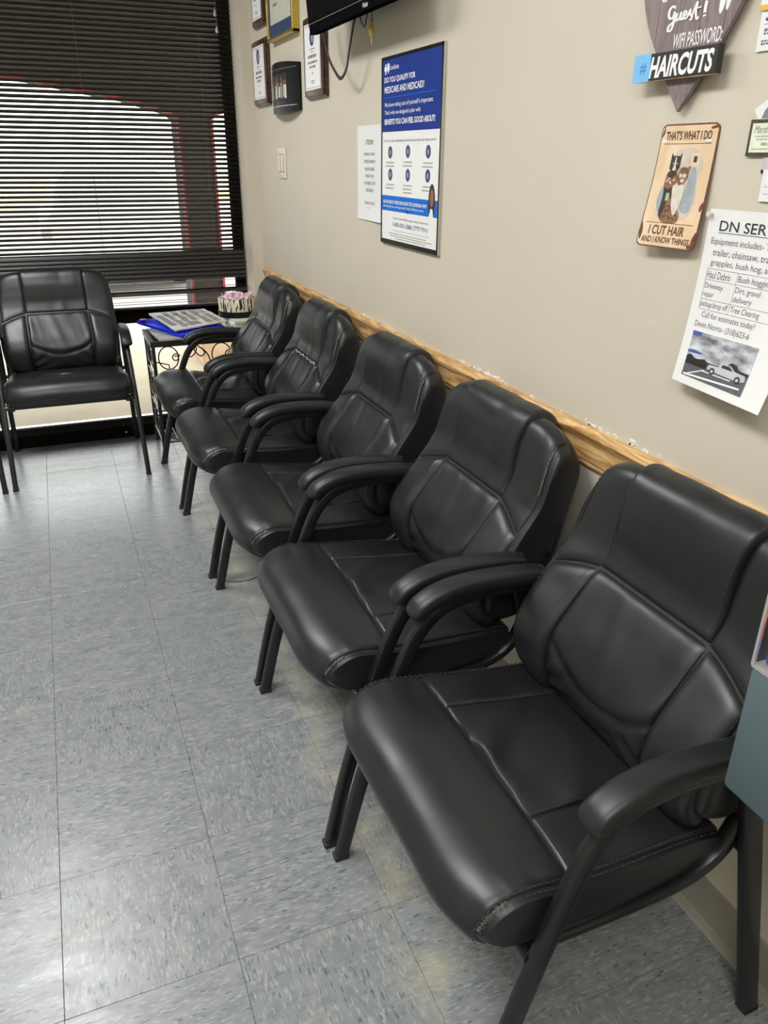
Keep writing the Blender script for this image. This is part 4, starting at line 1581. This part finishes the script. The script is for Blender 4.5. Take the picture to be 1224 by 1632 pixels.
# standing cat
cpoly('cat_body', cr([(-.030, .050), (-.008, .042), (-.004, .075), (-.008, .105), (-.010, .118), (-.020, .121), (-.031, .116), (-.033, .100), (-.030, .080)], 4, True), .0008, M['furdark'])
cpoly('cat_arms', cr([(-.033, .098), (-.022, .092), (-.010, .098), (-.002, .108), (-.010, .113), (-.022, .108), (-.031, .112)], 4, True), .0010, M['furmid'])
cpoly('cat_head', [(-.029, .123), (-.021, .118), (-.012, .118), (-.006, .124), (-.006, .136), (-.005, .147), (-.010, .142), (-.017, .143), (-.024, .142), (-.029, .147), (-.029, .136)], .0011, M['furdark'])
cpoly('cat_blaze', [(-.021, .122), (-.014, .122), (-.0155, .131), (-.0165, .141), (-.0185, .141), (-.0195, .131)], .0012, M['cape'])
# seated cat in a cape
cpoly('cat_legs', cr([(-.022, .042), (.012, .041), (.016, .056), (-.006, .072), (-.014, .082), (-.020, .062)], 4, True), .0012, M['furmid'])
cpoly('barber_cape', cr([(-.010, .098), (.012, .100), (.016, .086), (.012, .066), (.005, .052), (-.004, .064), (-.009, .082)], 4, True), .0014, M['cape'])
cpoly('cat_head', [(-.008, .106), (.001, .098), (.011, .100), (.017, .108), (.018, .118), (.020, .128), (.013, .125), (.004, .126), (-.002, .124), (-.006, .116)], .0015, M['furmid'])
random.seed(12)
for (x, y, w, r) in ((-.016, .050, .010, .3), (-.012, .058, .010, .4), (-.010, .066, .008, .5), (-.002, .047, .009, .2), (.006, .046, .008, -.3), (.010, .052, .006, -.5)):
    cpoly('stripe', ellipse(x, y, w / 2, .0012, 8, r), .0013, M['furdark'])
for (x, y, w, r) in ((-.028, .104, .007, .8), (-.020, .102, .008, -.6), (-.012, .106, .007, .5), (-.024, .108, .006, 0)):
    cpoly('stripe', ellipse(x, y, w / 2, .0012, 8, r), .0012, M['cape'])
for (x, y, w, r) in ((.003, .121, .006, 1.4), (.008, .122, .006, 1.5), (.013, .121, .006, 1.7), (-.003, .112, .005, .4), (.016, .112, .005, -.4)):
    cpoly('stripe', ellipse(x, y, w / 2, .0010, 8, r), .0017, M['furdark'])
cpoly('muzzle', ellipse(.007, .1055, .0042, .0030, 12), .0017, M['cape'])
cpoly('muzzle', ellipse(-.0175, .1225, .0045, .0026, 12), .0013, M['cape'])
for (x, y) in ((-.022, .131), (-.0125, .131)):
    cpoly('eye', ellipse(x, y, .0014, .0012, 8), .0013, M['mint'])
for (x0_, y0_, x1_, y1_) in ((-.058, .010, -.063, .040), (.058, .004, .063, .030), (.052, .003, .063, .012), (.059, .060, .063, .075), (-.063, .170, -.057, .186), (.050, .181, .063, .187)):
    cpoly('rust_patch', cr([(x0_, y0_), (x1_, (y0_ * 2 + y1_) / 3), (x1_, y1_), (x0_ * .97, (y0_ + y1_) / 2)], 4, True), .0006, M['rust'])
for x in (.001, .010):
    cpoly('spectacle_lens', ellipse(x, .113, .0042, .0032, 12), .0016, M['cape'])
cpoly('paper_tag', rect(-.022, .074, -.015, .086), .0015, M['mint'])
sheet(cs, 'wall_picture_frame', .017, .035, .128, .147, .0008, .0001, M['cream'], cw_, 2, 2)
sheet(cs, 'wall_picture', .0225, .0300, .133, .142, .0010, .0001, M['furdark'], cw_, 2, 2)

# ---- services flyer (8.5 x 11, curling out at its foot)
DW, DH = .216, .279
DY, DZ = .923, 1.0115
dn = wall_item('services_flyer', DY, DZ, 'white printed flyer with a pickup truck photo, curling off the wall', 'flyer')


def dw_(x, y, z):
    a = (x + DW / 2) / DW
    b = max(0, min(1, y / DH))
    k = (1 - b) ** 2
    return Vector((x, y + .006 * k, .003 + k * (.023 + .027 * a) + z))


sheet(dn, 'sheet', -DW / 2, DW / 2, 0, DH, 0, .0003, M['paper'], dw_, 8, 20)


def dtext(s, x, y, w, h, m=None, bold=0.0):
    put_text(dn, s, x - DW / 2, y, w, h, .0006, m or M['greyink'], bold, warp=dw_)


dtext('DN SERVICES', .026, .2475, .164, .0155, M['ink'], .006)
sheet(dn, 'underline', .026 - DW / 2, .190 - DW / 2, .2445, .2453, .0006, .0001, M['ink'], dw_, 4, 1)
dtext('Equipment includes- Tractor, dump', .014, .2245, .190, .0125)
dtext('trailer, chainsaw, tractor with', .022, .2085, .166, .0120)
dtext('grapples, bush hog, auger', .022, .1925, .142, .0120)
TX0, TX1, TXM = .018 - DW / 2, .200 - DW / 2, .084 - DW / 2
for y in (.1895, .1720, .1415, .1255):
    sheet(dn, 'table_rule', TX0, TX1, y, y + .0005, .0006, .0001, M['greyink'], dw_, 4, 1)
for x in (TX0, TXM, TX1):
    sheet(dn, 'table_rule', x, x + .0005, .1255, .1895, .0006, .0001, M['greyink'], dw_, 1, 6)
dtext('Haul Debris', .0205, .1750, .050, .0115)
dtext('Bush hogging', .0870, .1735, .066, .0125)
dtext('Driveway', .0205, .1565, .040, .0115)
dtext('repair', .0205, .1435, .024, .0105)
dtext('Dirt, gravel', .0870, .1575, .050, .0115)
dtext('delivery', .0870, .1435, .038, .0115)
dtext('pickup/drop off', .0200, .1275, .061, .0120)
dtext('Tree Clearing', .0870, .1275, .060, .0120)
dtext('Call for estimates today!', .029, .1105, .116, .0120)
dtext('Devin Norris- (318)623-6', .019, .0940, .122, .0125)
# photograph of a truck and trailer in a car park
PX0, PX1, PY0, PY1 = .021 - DW / 2, .168 - DW / 2, .014, .0895
sheet(dn, 'photo_sky', PX0, PX1, PY0 + .032, PY1, .0006, .0001, M['psky'], dw_, 6, 6)
sheet(dn, 'photo_asphalt', PX0, PX1, PY0, PY0 + .032, .0006, .0001, M['ground'], dw_, 6, 5)


def dpoly(name, pts, z, m):
    mb = MB().prism(pts, z, z + .0001)
    me = mb.mesh('p', m)
    bm = bmesh.new()
    bm.from_mesh(me)
    bmesh.ops.triangulate(bm, faces=bm.faces)
    for k in range(1, 24):
        bmesh.ops.bisect_plane(bm, geom=bm.verts[:] + bm.edges[:] + bm.faces[:], plane_co=(0, DH * k / 48, 0), plane_no=(0, 1, 0))
    for v in bm.verts:
        v.co = dw_(*v.co)
    bm.to_mesh(me)
    bm.free()
    return link(name, me, dn)


def q(x, y):
    return (PX0 + x * (PX1 - PX0), PY0 + y * (PY1 - PY0))


dpoly('photo_blue_patch', [q(0, .90), q(.13, .92), q(.16, 1), q(0, 1)], .0008, M['printblue'])
dpoly('photo_blue_patch', [q(0, .52), q(.2, .535), q(.26, .57), q(.1, .60), q(0, .58)], .0008, M['printblue'])
dpoly('photo_trees', [q(0, .42), q(.02, .47), q(.07, .49), q(.14, .43), q(.2, .43), q(.3, .47), q(.36, .42), q(.55, .42), q(.66, .50), q(.72, .58), q(.80, .55), q(.84, .47), q(1, .46), q(1, .40), q(0, .40)], .0008, M['printtree'])
dpoly('photo_trailer', [q(.01, .28), q(.36, .27), q(.37, .40), q(.01, .44)], .0010, M['hair'])
dpoly('photo_truck', [q(.38, .31), q(.40, .40), q(.55, .41), q(.57, .50), q(.72, .51), q(.80, .43), q(.96, .41), q(.98, .30), q(.90, .26), q(.45, .28)], .0011, M['silvertruck'])
dpoly('photo_truck_window', [q(.59, .42), q(.60, .485), q(.71, .49), q(.775, .42)], .0013, M['ink'])
for x in (.47, .87):
    dpoly('photo_wheel', [q(x + .045 * math.cos(t), .285 + .075 * math.sin(t)) for t in [i * .524 for i in range(12)]], .0013, M['ink'])
    dpoly('photo_hub', [q(x + .022 * math.cos(t), .285 + .038 * math.sin(t)) for t in [i * .785 for i in range(8)]], .0014, M['silvertruck'])
dpoly('photo_stripe', [q(.02, .06), q(.04, .02), q(.95, .115), q(.94, .15)], .0009, M['white'])
dpoly('photo_stripe', [q(.08, .07), q(.12, .07), q(.36, .25), q(.34, .255)], .0009, M['white'])
dpoly('photo_stripe', [q(.30, .235), q(.32, .215), q(.78, .215), q(.78, .235)], .0009, M['white'])
pn = wall_item('push_pin', 1.026, 1.283, 'white push pin in the top corner of the services flyer', 'push pin')
MB().lathe([(.002, .0035), (.004, .005), (.003, .008), (.0045, .012), (.001, .0125)], 12).build('head', M['ivory'], pn, True)
MB().tube([(0, 0, -.002), (0, 0, .005)], .0008, 6).build('shaft', M['silver'], pn)

# ---- cards at the right picture edge
def card(name, px_bl, px_tl, w, label, cat, parts, off=.002, tilt=0.0, frame=None):
    a, b = wpx(*px_bl, off), wpx(*px_tl, off)
    h = b[1] - a[1]
    y0 = (a[0] + b[0]) / 2
    t = wall_item(name, y0 - w / 2, a[1], label, cat, off, 'cards and leaflets at the right edge')
    parts(t, w, h)
    return t


def p_border(t, w, h):
    flat(t, 'border', rect(-w / 2, 0, w / 2, h), -.0005, .0006, M['leopard'])
    flat(t, 'card', rect(-w / 2 + .005, .005, w / 2 - .005, h - .005), .0006, .0009, M['cardgreen'])
    put_text(t, 'Marsh', -w / 2 + .010, h - .018, .026, .0095, .0011, M['greyink'], 0, shear=.3)
    lines(t, [(-w / 2 + .012, w / 2 - .012, h * .52, .0018), (-w / 2 + .016, w / 2 - .016, h * .44, .0018), (-w / 2 + .026, w / 2 - .03, h * .29, .0036), (-w / 2 + .010, w / 2 - .012, h * .18, .0016)], .0009, M['paleink'])


random.seed(31)
card('business_card', (1191, 249), (1195, 191), .095, 'pale green business card with a dark patterned border', 'card', p_border, .004)


def p_leaf(t, w, h):
    flat(t, 'sheet', rect(-w / 2, 0, w / 2, h), -.0002, .0002, M['paper'])
    put_text(t, 'S', -w / 2 + .009, h * .72, .012, .016, .0004, M['purple'], .03, shear=.2)
    lines(t, [(-w / 2 + .008, w / 2 - .01, h * .64, .0012), (-w / 2 + .010, w / 2 - .03, h * .47, .004), (-w / 2 + .010, w / 2 - .02, h * .40, .0025), (-w / 2 + .008, w / 2 - .02, h * .22, .0025), (-w / 2 + .008, w / 2 - .03, h * .15, .0025)], .0002, M['greyink'])


card('leaflet', (1205, 83), (1214, 17), .10, 'white leaflet with purple heading at the right picture edge', 'leaflet', p_leaf, .003)


def p_amber(t, w, h):
    flat(t, 'sheet', rect(-w / 2, 0, w / 2, h), -.0002, .0003, M['paper'])
    flat(t, 'amber_stripe', rect(-w / 2, 0, w / 2, .007), .0003, .0006, M['amber'])
    lines(t, [(-w / 2 + .006, w / 2 - .02, h * .5, .004), (-w / 2 + .006, w / 2 - .02, h * .36, .004)], .0003, M['greyblue'])


card('leaflet', (1213, 18), (1219, -35), .09, 'white leaflet with an amber bottom stripe in the top right corner', 'leaflet', p_amber, .005)


def p_torn(t, w, h):
    flat(t, 'card', [(-w / 2, .014), (-w / 2 + .010, 0), (w / 2, .0), (w / 2, h), (-w / 2 + .028, h)], -.0003, .0002, M['paper'])
    flat(t, 'grey_picture', [(-w / 2 + .016, .002), (w / 2 - .004, .002), (w / 2 - .004, h * .8), (-w / 2 + .030, h * .75), (-w / 2 + .020, h * .4)], .0002, .0005, M['cardgrey'])


card('photo_card', (1203, 192), (1203, 155), .08, 'slanting white card with a grey picture above the green business card', 'card', p_torn, .003)


def p_white(t, w, h):
    flat(t, 'card', rect(-w / 2, 0, w / 2, h), -.0003, .0002, M['paper'])
    lines(t, [(-w / 2 + .006, w / 2 - .01, h * .45, .0012), (-w / 2 + .006, w / 2 - .01, h * .22, .0012)], .0002, M['paleink'])


card('business_card', (1214, 321), (1211, 270), .085, 'plain white business card below the green business card', 'card', p_white, .004)


def p_pinkish(t, w, h):
    flat(t, 'card', rect(-w / 2, 0, w / 2, h), -.0003, .0002, mat('card_mauve', srgb(196, 186, 190), .6))
    flat(t, 'dark_band', rect(-w / 2, -.001, w / 2, .004), .0002, .0004, M['hair'])


card('business_card', (1214, 275), (1216, 245), .08, 'mauve grey card tucked under the green business card', 'card', p_pinkish, .002)

# ------------------------------------------------------------------ candy vending box at the right edge
VX, VY0, VY1, VZ = .64, .18, .50, .687
vb = tag(empty('candy_machine', (VX + .16, (VY0 + VY1) / 2, 0)), 'teal metal candy machine with clear top at the right picture edge', 'candy machine')
cy = (VY0 + VY1) / 2
MB().rbox(-.16, .16, VY0 - cy, VY1 - cy, VZ, VZ + .170, .006).build('body', M['teal'], vb, True, 30)
MB().rbox(-.165, -.158, -.05, .05, VZ + .03, VZ + .12, .002).build('coin_plate', M['alum'], vb)
MB().tube([(0, 0, .02), (0, 0, VZ + .01)], .025, 16).build('post', M['metal'], vb, True)
MB().lathe([(.15, 0), (.15, .012), (.03, .03)], 28).build('foot', M['metal'], vb, True, 30)
ax0, ax1, ay0, ay1, az0, az1 = -.1585, .1585, -.1585, .1585, VZ + .172, VZ + .40
th = .004
for nm, b_ in (('front_wall', (ax0, ax0 + th, ay0, ay1, az0, az1)), ('rear_wall', (ax1 - th, ax1, ay0, ay1, az0, az1)), ('side_wall', (ax0 + th, ax1 - th, ay1 - th, ay1, az0, az1)),
               ('side_wall', (ax0 + th, ax1 - th, ay0, ay0 + th, az0, az1))):
    MB().box(*b_).build(nm, M['acrylic'], vb)
MB().box(ax0 - .001, ax1 + .001, ay0 - .001, ay1 + .001, VZ + .1695, VZ + .1735).build('acrylic_base', M['tassel'], vb)
for sx, sy in ((ax0, ay1), (ax0, ay0), (ax1, ay1), (ax1, ay0)):
    MB().box(sx - .0018, sx + .0018, sy - .0018, sy + .0018, az0, az1).build('corner_edge', M['alum'], vb)
MB().rbox(ax0 - .004, ax1 + .004, ay0 - .004, ay1 + .004, az1, az1 + .02, .004).build('lid', M['teal'], vb, True, 30)
random.seed(77)
cn_mesh = [MB().ball((0, 0, 0), .0095, 12, 8).mesh('gumball', M['candy%d' % i], True) for i in range(5)]
k = 0
for lay in range(7):
    for ix in range(5):
        for iy in range(5):
            if lay > 4 and random.random() < .3:
                continue
            o = link('gumball', cn_mesh[[1, 0, 2, 1, 3, 4, 0][(ix * 3 + iy * 5 + lay * 2 + k) % 7]])
            ci = [1, 0, 2, 1, 3, 4, 0][(ix * 3 + iy * 5 + lay * 2 + k) % 7]
            o.location = (VX + .16 + ax0 + .0140 + ix * .0205 + (lay % 2) * .003, cy + ay1 - .0140 - iy * .0205 - (lay % 2) * .003, az0 + .0112 + lay * .0192)
            tag(o, ['red', 'blue', 'green', 'yellow', 'orange'][ci] + ' gumball inside the clear top of the candy machine', 'candy', ['red', 'blue', 'green', 'yellow', 'orange'][ci] + ' gumballs in the candy machine')
            k += 1

# ------------------------------------------------------------------ side table in the corner
TX, TY, TZ = .355, 3.735, .575
TW, TD = .565, .325
tb = tag(empty('side_table', (TX + TW / 2, TY + TD / 2, 0)), 'small black wrought iron side table with scrollwork in the corner', 'table')
x0, x1, y0, y1 = -TW / 2, TW / 2, -TD / 2, TD / 2
MB().rbox(x0, x1, y0, y1, TZ - .006, TZ - .001, .002).build('top', M['tabletop'], tb)
mb = MB()
for b_ in ((x0, x1, y0, y0 + .018), (x0, x1, y1 - .018, y1), (x0, x0 + .018, y0 + .018, y1 - .018), (x1 - .018, x1, y0 + .018, y1 - .018)):
    mb.box(*b_, TZ - .026, TZ)
mb.build('apron', M['wire'], tb)
for sx in (x0 + .012, x1 - .012):
    for sy in (y0 + .012, y1 - .012):
        l_ = MB().rbox(sx - .008, sx + .008, sy - .008, sy + .008, .012, TZ - .02, .001).build('leg', M['wire'], tb)
        MB().lathe([(.011, 0), (.013, .004), (.012, .012), (.007, .016)], 12, (sx, sy, 0)).build('foot', M['wire'], l_)


def spiral(cx, cz, r0, a0, turns, r1, n=40):
    return [(cx + (r0 + (r1 - r0) * i / n) * math.cos(a0 + turns * 2 * math.pi * i / n), cz + (r0 + (r1 - r0) * i / n) * math.sin(a0 + turns * 2 * math.pi * i / n)) for i in range(n + 1)]


def scroll(pts, y, along='x', nm='scroll'):
    P3 = [(a, y, b) if along == 'x' else (y, a, b) for a, b in pts]
    MB().tube(P3, .0031, 6).build(nm, M['wire'], tb, True)


for yy in (y0 + .010,):
    for c, sgn in ((-.205, 1), (.045, 1)):
        scroll([(c + .046 * math.cos(t), .494 + .054 * math.sin(t)) for t in [i * math.pi / 16 for i in range(33)]], yy)
        s2 = spiral(c + .034, .493, .020, 0.3, 1.35, .007)
        scroll(s2, yy)
    for sgn in (-1, 1):
        m0 = -.078
        scroll(cr([(m0, .550), (m0 + sgn * .020, .536), (m0 + sgn * .052, .505), (m0 + sgn * .064, .470), (m0 + sgn * .050, .430), (m0 + sgn * .02, .405)], 6), yy)
        scroll(cr([(m0, .550), (m0 - sgn * .004, .520), (m0 + sgn * .022, .492), (m0 + sgn * .044, .505), (m0 + sgn * .030, .530)], 6), yy)
    scroll([(x0 + .012, .480), (x0 + .075, .462), (x0 + .082, .405)], yy)
    MB().tube([(x0 + .012, yy, .080), (x1 - .012, yy, .080)], .004, 6).build('stretcher', M['wire'], tb)
    MB().tube([(x0 + .012, yy, .240), (x1 - .012, yy, .240)], .004, 6).build('stretcher', M['wire'], tb)
    for c in (-.2, -.08, .05, .18):
        scroll([(c + .05 * math.cos(t), .16 + .07 * math.sin(t)) for t in [i * math.pi / 14 for i in range(29)]], yy)
for xx in (x0 + .010, x1 - .010):
    for zc, rz_ in ((.49, .055), (.33, .06), (.16, .07)):
        for c in (-.075, .075):
            scroll([(c + .065 * math.cos(t), zc + rz_ * math.sin(t)) for t in [i * math.pi / 14 for i in range(29)]], xx, 'y')
            scroll(spiral(c, zc, .030, 0.5, 1.5, .006), xx, 'y')
    for zz in (.08, .24, .40):
        MB().tube([(xx, y0 + .012, zz), (xx, y1 - .012, zz)], .004, 6).build('stretcher', M['wire'], tb)
for k in range(12):
    xx = x0 + .04 + k * (TW - .08) / 11
    MB().tube([(xx, y0 + .010, .080), (xx, y1 - .010, .080)], .0025, 6).build('rack_wire', M['wire'], tb)


def paper_stack(name, cx, cy_, z, w, d, h, rot, label, cat, m, group=None):
    t = tag(empty(name, (cx, cy_, z), (0, 0, rot)), label, cat, group)
    MB().rbox(-w / 2, w / 2, -d / 2, d / 2, 0, h, .0012, 1).build('pages', m, t)
    return t


mg = mat('magazine_cover_grey', srgb(168, 166, 160), .35, vary=.3, vscale=30)
paper_stack('magazine', .505, 3.885, TZ + .0002, .24, .285, .010, .08, 'grey printed magazine under the blue plastic bag', 'magazine', mg)
z = TZ + .0002
for k, (rot, h, m_) in enumerate([(.05, .012, M['paper']), (-.10, .014, M['parch']), (.02, .013, M['news']), (-.04, .012, M['paper']), (.07, .012, M['parch'])]):
    paper_stack('magazine', .842, 3.905, z, .180, .27, h, rot, ['magazine at the bottom of the pile under the zebra tub', 'second magazine up in the pile under the zebra tub', 'middle magazine of the pile under the zebra tub',
                'fourth magazine up in the pile under the zebra tub', 'top magazine of the pile, directly under the zebra tub'][k], 'magazine', m_, 'magazines under the zebra tub')
    z += h + .0003
ZT = z
# zebra tub
zt = tag(empty('zebra_tub', (.812, 3.925, ZT)), 'round zebra striped tub full of pink wrapped candy', 'tub')
MB().lathe([(.093, 0), (.095, .003), (.095, .026), (.092, .028)], 40).build('black_base', M['blackframe'], zt, True, 40)
MB().lathe([(.090, .026), (.092, .030), (.0925, .084), (.090, .088), (.086, .088), (.085, .04)], 48).build('striped_wall', M['zebra'], zt, True, 50)
MB().lathe([(.001, .055), (.0845, .055), (.0845, .070), (.001, .072)], 24).build('inner_floor', M['signblack'], zt)
wc = MB().ball((0, 0, 0), .012, 10, 6, (1.2, 1, .8))
for sx in (-1, 1):
    v = [(sx * .012, 0, 0)]
    for i in range(7):
        a = -.8 + 1.6 * i / 6
        v.append((sx * (.026 + .002 * (i % 2)), .016 * a, .004 * (i % 2) - .002))
    wc.add(v, [(0, i + 1, i + 2) for i in range(6)])
wc_me = wc.mesh('wrapped_candy', M['pink'], True, 50)
random.seed(14)
for k in range(34):
    a = k * 2.399
    r = .072 * math.sqrt((k + .5) / 34)
    o = link('wrapped_candy', wc_me)
    o.location = (.812 + r * math.cos(a), 3.925 + r * math.sin(a), ZT + .0815 + .016 * (1 - (r / .075) ** 2) + (.006 if k % 2 else 0))
    o.rotation_euler = (random.uniform(-.5, .5), random.uniform(-.6, .6), random.uniform(0, 6.28))
    tag(o, 'pink wrapped candy heaped in the zebra striped tub', 'candy', 'candies in the zebra tub')

# blue plastic bag and the newspaper lying on it
def quad_sheet(name, corners, th, m, parent, origin, nx=10, ny=10, wob=.002, seed=0.0, sag=0.0):
    A, B, C_, D_ = [Vector(c) for c in corners]     # back-left, back-right, front-right, front-left
    mb = MB()
    v = []
    O = Vector(origin)
    for lay in (0, 1):
        for i in range(nx + 1):
            for j in range(ny + 1):
                s_, t_ = i / nx, j / ny
                p = A.lerp(B, s_).lerp(D_.lerp(C_, s_), t_)
                wv_ = wob * nz(s_ * 4 + seed, t_ * 4, 3.0 + seed) + sag * (4 * s_ * (1 - s_) - .5)
                v.append(p - O + Vector((0, 0, wv_ + (th if lay == 0 else 0))))
    k = ny + 1
    n0 = (nx + 1) * k
    f = [(i * k + j, (i + 1) * k + j, (i + 1) * k + j + 1, i * k + j + 1) for i in range(nx) for j in range(ny)]
    f2 = [tuple(n0 + q_ for q_ in reversed(t)) for t in f]
    rim = [i * k for i in range(nx + 1)] + [nx * k + j for j in range(1, ny + 1)] + [i * k + ny for i in range(nx - 1, -1, -1)] + [j for j in range(ny - 1, 0, -1)]
    side = [(rim[i], rim[(i + 1) % len(rim)], n0 + rim[(i + 1) % len(rim)], n0 + rim[i]) for i in range(len(rim))]
    mb.add(v, f + f2 + side)
    return mb.build(name, m, parent, True, 50)


bo = (.53, 3.87, TZ + .012)
bb = tag(empty('blue_bag', bo), 'shiny blue plastic bag with a red dot under the newspaper', 'bag')
BLUE = [(.329, 3.99, .617), (.66, 4.035, .630), (.700, 3.80, .602), (.505, 3.728, .585)]
quad_sheet('bag_body', BLUE, .013, M['bluebag'], bb, bo, 12, 12, .006, 1.0)
d_ = MB().lathe([(.001, .0), (.017, .0), (.016, .004), (.001, .006)], 16).build('red_dot', M['redprint'], bb)
d_.location = Vector((.356, 3.968, .6365)) - Vector(bo)
d_.rotation_euler = (-.10, 0, 0)
MB().rbox(-.012, .012, -.004, .004, 0, .002, .0008).build('red_mark', M['redprint'], bb).location = Vector((.660, 3.835, .6215)) - Vector(bo)
no = (.56, 3.90, .628)
nw = tag(empty('newspaper', no), 'folded newspaper lying on the blue plastic bag', 'newspaper')
NEWS = [(.392, 4.02, .650), (.665, 4.04, .655), (.735, 3.83, .628), (.481, 3.77, .610)]
quad_sheet('pages', NEWS, .007, M['news'], nw, no, 12, 12, .004, 5.0)
Av, Bv, Cv, Dv = [Vector(c) for c in NEWS]


def np_(s_, t_, h=.0085):
    return Av.lerp(Bv, s_).lerp(Dv.lerp(Cv, s_), t_) - Vector(no) + Vector((0, 0, h + .004 * nz(s_ * 4 + 5, t_ * 4, 8.0)))


def nrect(name, s0, s1, t0, t1, m):
    v = [np_(s0 + (s1 - s0) * i / 3, t0 + (t1 - t0) * j / 3, .0087) for i in range(4) for j in range(4)]
    MB().add(v, [(i * 4 + j, (i + 1) * 4 + j, (i + 1) * 4 + j + 1, i * 4 + j + 1) for i in range(3) for j in range(3)]).build(name, m, nw)


nrect('news_photo', .03, .14, .18, .80, M['cardgrey'])
nrect('news_photo', .34, .55, .70, .92, M['cardgrey'])
nrect('news_photo', .74, .92, .08, .30, M['greyblue'])
random.seed(4)
mb = MB()
for col in range(5):
    s0 = .18 + col * .16
    for r in range(26):
        t0 = .06 + r * .034
        if (s0 < .56 and s0 > .30 and t0 > .66) or (s0 > .66 and t0 < .34):
            continue
        w = random.uniform(.09, .14)
        big = (r in (3, 4) and col < 3)
        v = [np_(s0, t0, .0086), np_(s0 + w, t0, .0086), np_(s0 + w, t0 + (.030 if big else .012), .0086), np_(s0, t0 + (.030 if big else .012), .0086)]
        mb.add(v, [(0, 1, 2, 3)])
mb.build('news_columns', M['greyink'], nw)

# thin wire lying on the floor by the chair legs
fw = tag(empty('floor_wire', (.40, 2.40, 0)), 'thin black wire lying on the floor by the middle chair legs', 'wire')
MB().tube(cr([(-.045, .06, .0015), (-.02, .03, .0015), (.02, .0, .0015), (.07, -.005, .0015), (.13, .02, .0015)], 6), .0015, 6).build('strand', M['cable'], fw)
